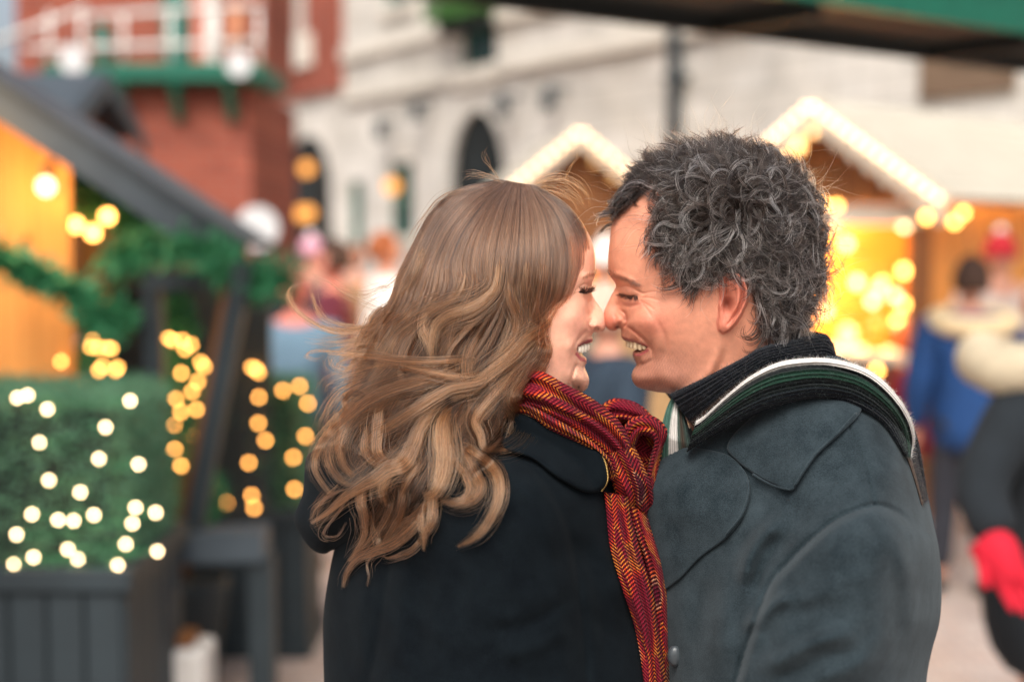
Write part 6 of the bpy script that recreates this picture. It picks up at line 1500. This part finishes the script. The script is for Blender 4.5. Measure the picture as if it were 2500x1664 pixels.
# traced locks
LK = [([(1137, 640), (1130, 695), (1108, 728), (1064, 754), (1016, 780), (970, 816), (946, 856), (921, 900), (900, 930)], 190, [7, 9, 13, 12, 8], 0.72, 6),
      ([(1222, 620), (1212, 695), (1187, 728), (1148, 753), (1098, 769), (1066, 793), (1055, 830), (1054, 878)], 300, [9, 12, 17, 16, 10], 0.88, 9),
      ([(1110, 745), (1048, 758), (1032, 796), (1041, 830), (1052, 872)], 150, [8, 13, 12, 6], 0.8, 6),
      ([(1242, 670), (1249, 733), (1264, 777), (1261, 818), (1239, 856), (1212, 892)], 170, [8, 12, 14, 9], 0.62, 6),
      ([(1330, 620), (1322, 700), (1310, 760), (1316, 800), (1300, 840), (1262, 880)], 180, [10, 14, 14, 9], 0.55, 4),
      ([(1290, 620), (1285, 700), (1292, 760), (1284, 810), (1250, 860)], 140, [8, 12, 12, 8], 0.6, 4),
      ([(1160, 640), (1150, 720), (1120, 770), (1100, 830), (1110, 880)], 130, [8, 11, 12, 7], 0.5, 4),
      ([(1398, 722), (1346, 790), (1290, 830), (1250, 872), (1193, 916), (1150, 950), (1100, 975)], 330, [8, 12, 15, 14, 12], 0.78, 9),
      ([(1400, 700), (1350, 800), (1353, 848), (1334, 900), (1289, 938), (1263, 970), (1277, 998), (1288, 1032), (1275, 1068), (1240, 1092), (1195, 1100)], 330, [7, 11, 16, 17, 13, 13, 10], 0.74, 8),
      ([(1350, 770), (1310, 860), (1270, 925), (1250, 980), (1255, 1030), (1240, 1075)], 200, [8, 14, 16, 12], 0.6, 4),
      ([(1300, 860), (1235, 930), (1185, 985), (1160, 1025), (1172, 1060), (1180, 1090), (1196, 1097), (1228, 1066)], 210, [9, 12, 10, 10, 8, 6], 0.8, 8),
      ([(1159, 873), (1064, 881), (968, 880), (905, 871), (800, 862)], 90, [8, 7, 6, 4], 0.9, 12),
      ([(1200, 905), (1120, 920), (1040, 905), (950, 890), (890, 900)], 120, [12, 12, 10, 8], 0.75, 8),
      ([(1258, 872), (1180, 930), (1098, 950), (1018, 998), (960, 1035), (905, 1066), (880, 1110)], 260, [9, 12, 15, 14, 9], 0.8, 10),
      ([(1120, 890), (1016, 930), (937, 957), (873, 995), (816, 1045), (777, 1096), (768, 1140), (786, 1178), (808, 1203)], 220, [10, 12, 11, 9, 6], 0.74, 8),
      ([(1160, 880), (1064, 922), (968, 948), (889, 983), (847, 1028), (828, 1082), (838, 1132), (862, 1160)], 250, [10, 14, 14, 12, 8], 0.7, 7),
      ([(905, 968), (862, 958), (842, 976), (846, 1010), (838, 1040)], 80, [6, 6, 5], 0.3, 2),
      ([(1100, 990), (1082, 1030), (1080, 1075), (1083, 1120), (1076, 1166), (1058, 1204), (1034, 1212)], 420, [10, 19, 22, 22, 19, 12], 0.98, 13),
      ([(1058, 1200), (1056, 1240), (1052, 1274), (1037, 1302), (1034, 1344)], 170, [10, 10, 8, 3], 0.85, 10),
      ([(1048, 1215), (1028, 1256), (1031, 1293), (1042, 1318)], 100, [5, 6, 3], 0.7, 7),
      ([(1120, 1085), (1153, 1103), (1190, 1127), (1217, 1164), (1218, 1219), (1192, 1274), (1159, 1311), (1118, 1334)], 260, [8, 11, 11, 10, 9, 7, 2], 0.82, 9),
      ([(1110, 1075), (1136, 1109), (1155, 1146), (1172, 1189), (1153, 1219), (1113, 1229), (1074, 1219)], 200, [8, 11, 13, 10, 7], 0.62, 6),
      ([(1090, 1080), (1112, 1124), (1138, 1158), (1147, 1195), (1129, 1219), (1090, 1226)], 130, [6, 8, 9, 6], 0.68, 6),
      ([(1090, 960), (1031, 1036), (1012, 1082), (988, 1127), (945, 1147), (914, 1170), (885, 1186), (845, 1212), (800, 1250), (760, 1276)], 320, [10, 15, 16, 14, 8, 4], 0.75, 9),
      ([(1030, 1080), (969, 1134), (942, 1164), (933, 1203), (946, 1235)], 190, [9, 14, 12, 8], 0.82, 9),
      ([(1040, 1110), (1010, 1150), (985, 1195), (975, 1230)], 110, [7, 8, 5], 0.6, 6),
      ([(880, 1000), (832, 1051), (804, 1088), (804, 1130), (829, 1168), (862, 1184)], 170, [8, 11, 9, 7], 0.62, 5),
      ([(930, 985), (865, 1010), (838, 1044), (828, 1090), (841, 1136), (862, 1160)], 150, [8, 10, 9, 6], 0.7, 7),
      ([(945, 980), (926, 1000), (920, 1057), (921, 1104), (945, 1131), (978, 1131)], 170, [10, 13, 12, 7], 0.72, 8),
      ([(900, 1040), (890, 1090), (905, 1120), (940, 1140)], 90, [8, 9, 6], 0.65, 6),
      ([(900, 1170), (884, 1190), (881, 1226), (890, 1258), (890, 1302), (871, 1342), (853, 1370)], 170, [9, 12, 10, 7, 4], 0.72, 7),
      ([(960, 1210), (945, 1260), (920, 1300), (880, 1345), (850, 1368)], 130, [10, 11, 8, 4], 0.5, 5),
      ([(1031, 1310), (1000, 1345), (951, 1361), (935, 1356)], 80, [5, 6, 3], 0.62, 5),
      ([(1040, 1240), (1006, 1287), (960, 1326), (914, 1345), (871, 1364), (845, 1400), (838, 1432)], 220, [12, 13, 10, 7, 3], 0.66, 7),
      ([(902, 1240), (914, 1296), (922, 1336), (897, 1372), (900, 1404), (896, 1430)], 60, [7, 6, 3, 2], 0.55, 5),
      ([(990, 1180), (980, 1240), (960, 1290), (930, 1330)], 150, [12, 14, 8], 0.42, 4),
      ([(1060, 1210), (1020, 1250), (985, 1275), (960, 1300)], 90, [6, 8, 4], 0.5, 5),
      ([(850, 1190), (813, 1206), (776, 1234), (758, 1268)], 45, [4, 4, 3], 0.5, 5),
      ([(860, 1200), (826, 1250), (795, 1290), (795, 1308), (825, 1306), (845, 1274)], 40, [3, 3, 2], 0.5, 5),
      ([(960, 740), (920, 770), (905, 800), (880, 850), (860, 890)], 150, [10, 13, 12, 8], 0.55, 3),
      ([(1010, 740), (985, 775), (960, 790), (930, 830), (905, 880)], 170, [10, 13, 12, 8], 0.7, 5),
      ([(1060, 760), (1015, 800), (985, 850), (975, 900), (985, 940)], 150, [9, 11, 10, 7], 0.6, 5),
      ([(1000, 860), (960, 900), (925, 930), (900, 950)], 120, [12, 13, 8], 0.45, 4),
      ([(1180, 800), (1150, 850), (1140, 900), (1155, 940), (1170, 975)], 150, [10, 12, 12, 8], 0.58, 5),
      ([(1220, 850), (1200, 910), (1210, 960), (1195, 1000), (1165, 1040)], 150, [9, 12, 11, 7], 0.55, 4),
      ([(1130, 930), (1150, 990), (1125, 1040), (1100, 1080)], 150, [12, 14, 9], 0.35, 2)]
for (pts, n, sp, tone, lift) in LK: lock(pts, int(n * 0.6), sp, tone, lift)
for (pts, n, sp, tone, lift) in LK: lock(pts, int(n * 0.17), [q * 2.2 + 5 for q in sp], tone, lift + 2, wob=7, rad=0.00017, stag=0.5, dive=4)
# wind-blown wisps and flyaways
for (pts, n, sp) in (([(975, 740), (921, 786), (841, 807), (777, 794), (730, 762), (690, 712)], 34, [10, 7, 5, 6]), ([(960, 760), (880, 800), (800, 785), (772, 750), (760, 706)], 16, [8, 8, 10, 5]), ([(950, 790), (830, 815), (745, 778), (708, 728), (716, 698), (758, 687)], 14, [10, 6, 10, 4]),
                     ([(950, 806), (873, 801), (809, 786), (777, 756), (761, 707)], 14, [9, 8, 8]), ([(910, 861), (809, 856), (762, 858), (746, 870), (771, 879), (795, 866)], 16, [5, 3, 2, 2]), ([(940, 760), (890, 740), (840, 715), (800, 690), (740, 675)], 10, [14, 14, 16]),
                     ([(960, 700), (930, 705), (890, 720), (850, 715), (820, 700)], 14, [14, 14, 14]), ([(1000, 640), (960, 690), (930, 700), (900, 690)], 12, [8, 12, 14]), ([(930, 830), (860, 830), (800, 835), (740, 830)], 34, [16, 16, 18]), ([(900, 870), (850, 900), (810, 890), (800, 860)], 30, [20, 20, 22]),
                     ([(900, 900), (840, 920), (800, 935), (790, 960)], 34, [18, 22, 22]), ([(880, 930), (830, 960), (800, 1000), (770, 1060)], 34, [14, 18, 18]), ([(860, 980), (810, 1030), (780, 1080), (750, 1110)], 20, [10, 14, 16]), ([(930, 840), (870, 860), (830, 880), (810, 920)], 40, [20, 26, 26]),
                     ([(1230, 445), (1190, 430), (1150, 425), (1120, 440)], 14, [6, 12, 16]), ([(1300, 455), (1340, 440), (1380, 442), (1420, 470), (1438, 505)], 26, [10, 16, 20, 12]), ([(1310, 460), (1350, 462), (1395, 480), (1425, 515)], 18, [8, 12, 12]), ([(1220, 440), (1195, 405), (1185, 380), (1190, 360)], 4, [4, 10, 12]),
                     ([(1380, 440), (1395, 400), (1410, 385), (1415, 360)], 3, [6, 8, 10]), ([(1150, 460), (1080, 480), (1030, 540), (990, 610)], 20, [10, 10, 12]), ([(830, 1180), (790, 1220), (770, 1270), (800, 1310)], 16, [14, 14, 14]), ([(1030, 600), (1010, 660), (990, 700), (970, 725)], 60, [12, 14, 12])):
    lock(pts, n, sp, 0.8, 5, flat=0.5, rad=0.00012, wob=6, stag=0.15, dive=0)
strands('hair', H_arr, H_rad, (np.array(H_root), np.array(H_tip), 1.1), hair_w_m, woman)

# ================================================================== man's hair
_mx = np.arange(1440, 2080, 6.0); _my = np.arange(320, 860, 6.0)
_X, _Y = np.meshgrid(_mx, _my)
_MG = np.where(sdf(_X, _Y, spline(MAN_PROF, step=12, closed=True)) > 0, man_w(_X, _Y), 0.0)
FLOW = np.array([(1505, 520, -0.7, 0.75), (1540, 470, -0.95, 0.35), (1580, 440, -0.8, -0.35), (1640, 415, -0.5, -0.9), (1720, 390, -0.25, -1.0), (1800, 385, 0.1, -1.0), (1880, 410, 0.5, -0.8), (1930, 470, 0.9, -0.3), (1950, 560, 1.0, 0.2), (1955, 650, 1.0, 0.4),
                 (1935, 740, 0.8, 0.7), (1890, 780, 0.35, 1.0), (1850, 720, 0.5, 0.8), (1860, 620, 0.8, 0.5), (1850, 520, 0.6, 0.3), (1800, 470, -0.1, -0.7), (1760, 520, -0.6, 0.1), (1700, 470, -0.7, -0.4), (1660, 500, -0.95, 0.1), (1620, 550, -0.9, 0.45), (1610, 595, -0.8, 0.6),
                 (1680, 580, -0.7, 0.5), (1740, 610, -0.3, 0.9), (1800, 610, 0.3, 0.9), (1690, 680, -0.2, 1.0), (1725, 670, -0.3, 0.9), (1660, 640, -0.3, 0.9)], float)

def flow(px, py):
    d = ((px[:, None] - FLOW[None, :, 0]) ** 2 + (py[:, None] - FLOW[None, :, 1]) ** 2); w = 1 / (d + 300) ** 1.6; w /= w.sum(1)[:, None]
    v = w @ FLOW[:, 2:]; return v / (np.linalg.norm(v, axis=1)[:, None] + 1e-6)

def scalp_points(n):
    out = []
    pr = spline(MAN_PROF, step=12, closed=True)
    while len(out) < n:
        x = rng.uniform(1480, 1975, 4000); y = rng.uniform(378, 830, 4000)
        k = (sdf(x, y, MAN_SCALP) > 1) & (sdf(x, y, pr) > 0.5)
        # denser towards the outline, where the head turns away
        e = np.clip(sdf(x, y, pr) / 60, 0.12, 1); k &= rng.uniform(0, 1, 4000) < 0.35 / e ** 0.8
        out += list(zip(x[k], y[k]))
    return np.array(out[:n])

MA, MR, MT1, MT2 = [], [], [], []
DK, SV, MID = np.array(srgb(19, 15, 13)), np.array(srgb(206, 200, 194)), np.array(srgb(46, 36, 30))
def surf_normal(px, py):
    e = 3.0
    p0 = P(px, py, YS - bil(px, py, _MG, _mx, _my)); p1 = P(px + e, py, YS - bil(px + e, py, _MG, _mx, _my)); p2 = P(px, py + e, YS - bil(px, py + e, _MG, _mx, _my))
    n = np.cross(p2 - p0, p1 - p0); n /= np.linalg.norm(n, axis=1)[:, None] + 1e-12
    n[n[:, 1] > 0] *= -1
    return p0, n

NC = 1250
rp = scalp_points(NC)
p0, nr = surf_normal(rp[:, 0], rp[:, 1]); fl = flow(rp[:, 0], rp[:, 1])
NS = 22
S = np.linspace(0, 1, NS)
for c in range(NC):
    x0, y0 = rp[c]
    wh = math.exp(-((x0 - 1850) ** 2 + (y0 - 500) ** 2) / 70 ** 2); ra_ = rng.uniform(0, 6.28)
    f3 = np.array([fl[c, 0] * (1 - wh) + wh * math.cos(ra_), 0, -fl[c, 1] * (1 - wh) - wh * math.sin(ra_)]); n = nr[c]
    tng = f3 - n * (f3 @ n); tng /= np.linalg.norm(tng) + 1e-9
    side = np.cross(n, tng)
    top = float(sstep(480, 400, np.array(y0))); back = float(sstep(1860, 1950, np.array(x0))); low = float(sstep(640, 720, np.array(y0))); fr = float(sstep(1650, 1560, np.array(x0)) * sstep(520, 470, np.array(y0)))
    burn = 1.0 if (x0 < 1740 and y0 > 635) else 0.0
    temple = float(sstep(1700, 1640, np.array(x0)) * sstep(470, 500, np.array(y0))); nearear = float(sstep(590, 640, np.array(y0)) * sstep(1700, 1730, np.array(x0)) * sstep(1860, 1835, np.array(x0)))
    Lg = (0.058 + 0.016 * back + 0.010 * back * low - 0.020 * top) * rng.uniform(0.7, 1.2) * (0.36 if burn else 1) * (1 - 0.66 * temple) * (1 - 0.5 * nearear) * (1 - 0.5 * fr)
    # the lock turns as it lies on the head: C and S curls
    bend = rng.choice([-1, 1]) * rng.uniform(1.2, 4.6) * (1 - 0.45 * top) * (0.5 if burn else 1); sflip = rng.uniform() < 0.35
    k_ = np.where(S < 0.5, 1, -1.2) if sflip else np.ones(NS)
    ang = rng.normal(0, 0.45) + np.concatenate([[0], np.cumsum(bend * (0.4 + 1.2 * S[1:]) * k_[1:] / NS)])
    ds = Lg / (NS - 1)
    lat = np.cumsum(np.cos(ang)) * ds; sid = np.cumsum(np.sin(ang)) * ds
    h0 = rng.uniform(0.006, 0.017) * (0.4 if burn else 1) + 0.002 * top + 0.004 * back - 0.004 * fr
    hgt = h0 * (1 - np.exp(-5 * S)) + (rng.uniform(-0.006, 0.008) + 0.004 * top) * S ** 2
    path = p0[c][None] + tng[None] * lat[:, None] + side[None] * sid[:, None] + n[None] * hgt[:, None] + np.array([0, 0, -1.0])[None] * (0.006 * S ** 2 * (1 - top))[:, None]
    shade = rng.uniform(0, 1)
    grey = np.clip(0.02 + 0.10 * float(sstep(1500, 1700, np.array(x0)) * sstep(440, 540, np.array(y0))) - 0.05 * top - 0.2 * burn - 0.3 * fr + (rng.uniform(0.15, 0.6) if rng.uniform() < 0.34 * (1 - fr) else 0), 0.01, 0.8)
    m = 17
    for k in range(m):
        loose = k >= 14
        o = rng.normal(0, 1, 3) * (0.0036 if loose else 0.0012); o -= n * (o @ n) * 0.5
        sp_ = np.clip(1.25 - 0.6 * S, 0, 1.4)[:, None]
        ww = rng.normal(0, 1, 3)[None] * ((0.004 if loose else 0.0009) * S ** 1.5)[:, None]
        q = path + o[None] * sp_ + ww
        e = int(NS * rng.uniform(0.75, 1.0))
        if k % 4 == 3: q = q.copy(); q[:, 1] = 2 * YS - q[:, 1]
        isg = rng.uniform() < grey
        z = np.clip(0.5 * shade + rng.uniform(-0.2, 0.45), 0, 1)
        col = SV * rng.uniform(0.6, 1.1) if isg else DK * (1 - z) + MID * z
        MA.append(q[:e]); MR.append(rng.uniform(0.00018, 0.00030) * (1.15 if isg else 1)); MT1.append(col * 0.75); MT2.append(col)
S = np.linspace(0, 1, 18)
# stray single hairs
sp2 = scalp_points(420); pp, nn = surf_normal(sp2[:, 0], sp2[:, 1]); ff = flow(sp2[:, 0], sp2[:, 1])
for c in range(420):
    f3 = np.array([ff[c, 0], 0, -ff[c, 1]]); n = nn[c]; r1 = rng.normal(0, 1, 3)
    Lg = rng.uniform(0.035, 0.075); d = f3 * 0.6 + n * rng.uniform(0.4, 1.0) + 0.25 * r1; d /= np.linalg.norm(d)
    bend = np.cross(d, rng.normal(0, 1, 3)); bend /= np.linalg.norm(bend) + 1e-9
    q = pp[c][None] + d[None] * (Lg * S)[:, None] + bend[None] * (Lg * 0.35 * S ** 2 + 0.004 * np.sin(8 * S + r1[0]))[:, None]
    col = SV * rng.uniform(0.5, 0.9) if rng.uniform() < 0.5 else MID
    MA.append(q); MR.append(0.00011); MT1.append(col); MT2.append(col)
# the forelock that hangs over the brow
for (pts, nn_, sp) in (([(1640, 436), (1590, 446), (1548, 476), (1515, 515), (1484, 546)], 200, 13), ([(1620, 425), (1575, 440), (1530, 470), (1500, 505), (1490, 530)], 190, 12), ([(1600, 420), (1550, 440), (1518, 470), (1500, 490), (1486, 488)], 110, 10), ([(1585, 420), (1548, 432), (1530, 446), (1516, 440)], 70, 8),
                       ([(1660, 520), (1620, 530), (1590, 535), (1545, 530), (1500, 540)], 26, 12), ([(1650, 540), (1610, 556), (1585, 580), (1592, 600), (1606, 594)], 80, 7), ([(1640, 500), (1600, 490), (1570, 470), (1550, 450)], 22, 10)):
    L_ = spline(pts, n=20); t = np.linspace(0, 1, 20)
    for k in range(nn_):
        a = rng.normal(0, 0.5); d_ = np.gradient(L_, axis=0); d_ /= np.linalg.norm(d_, axis=1)[:, None]
        x = L_[:, 0] - d_[:, 1] * a * sp * (1 - 0.4 * t) + 2.5 * np.sin(5 * t + rng.uniform(0, 6.28)); y = L_[:, 1] + d_[:, 0] * a * sp * (1 - 0.4 * t) + 2.5 * np.sin(5 * t + rng.uniform(0, 6.28))
        w = np.clip(bil(x, y, _MG, _mx, _my), 0.012, None) + 0.004 + rng.uniform(0, 0.005); e = int(20 * rng.uniform(0.75, 1))
        col = SV * 0.8 if rng.uniform() < (0.85 if nn_ < 90 and pts[0][1] > 480 else 0.07) else DK * (1 + rng.uniform(-0.2, 0.5))
        q = P(x, y, YS - w)
        if k % 4 == 0 and nn_ > 100: q[:, 1] = 2 * YS - q[:, 1]
        MA.append(q[:e]); MR.append(0.00015); MT1.append(col); MT2.append(col)
strands('hair', MA, MR, (np.clip(MT1, 0, 1), np.clip(MT2, 0, 1), 1.0), hair_m_m, man)
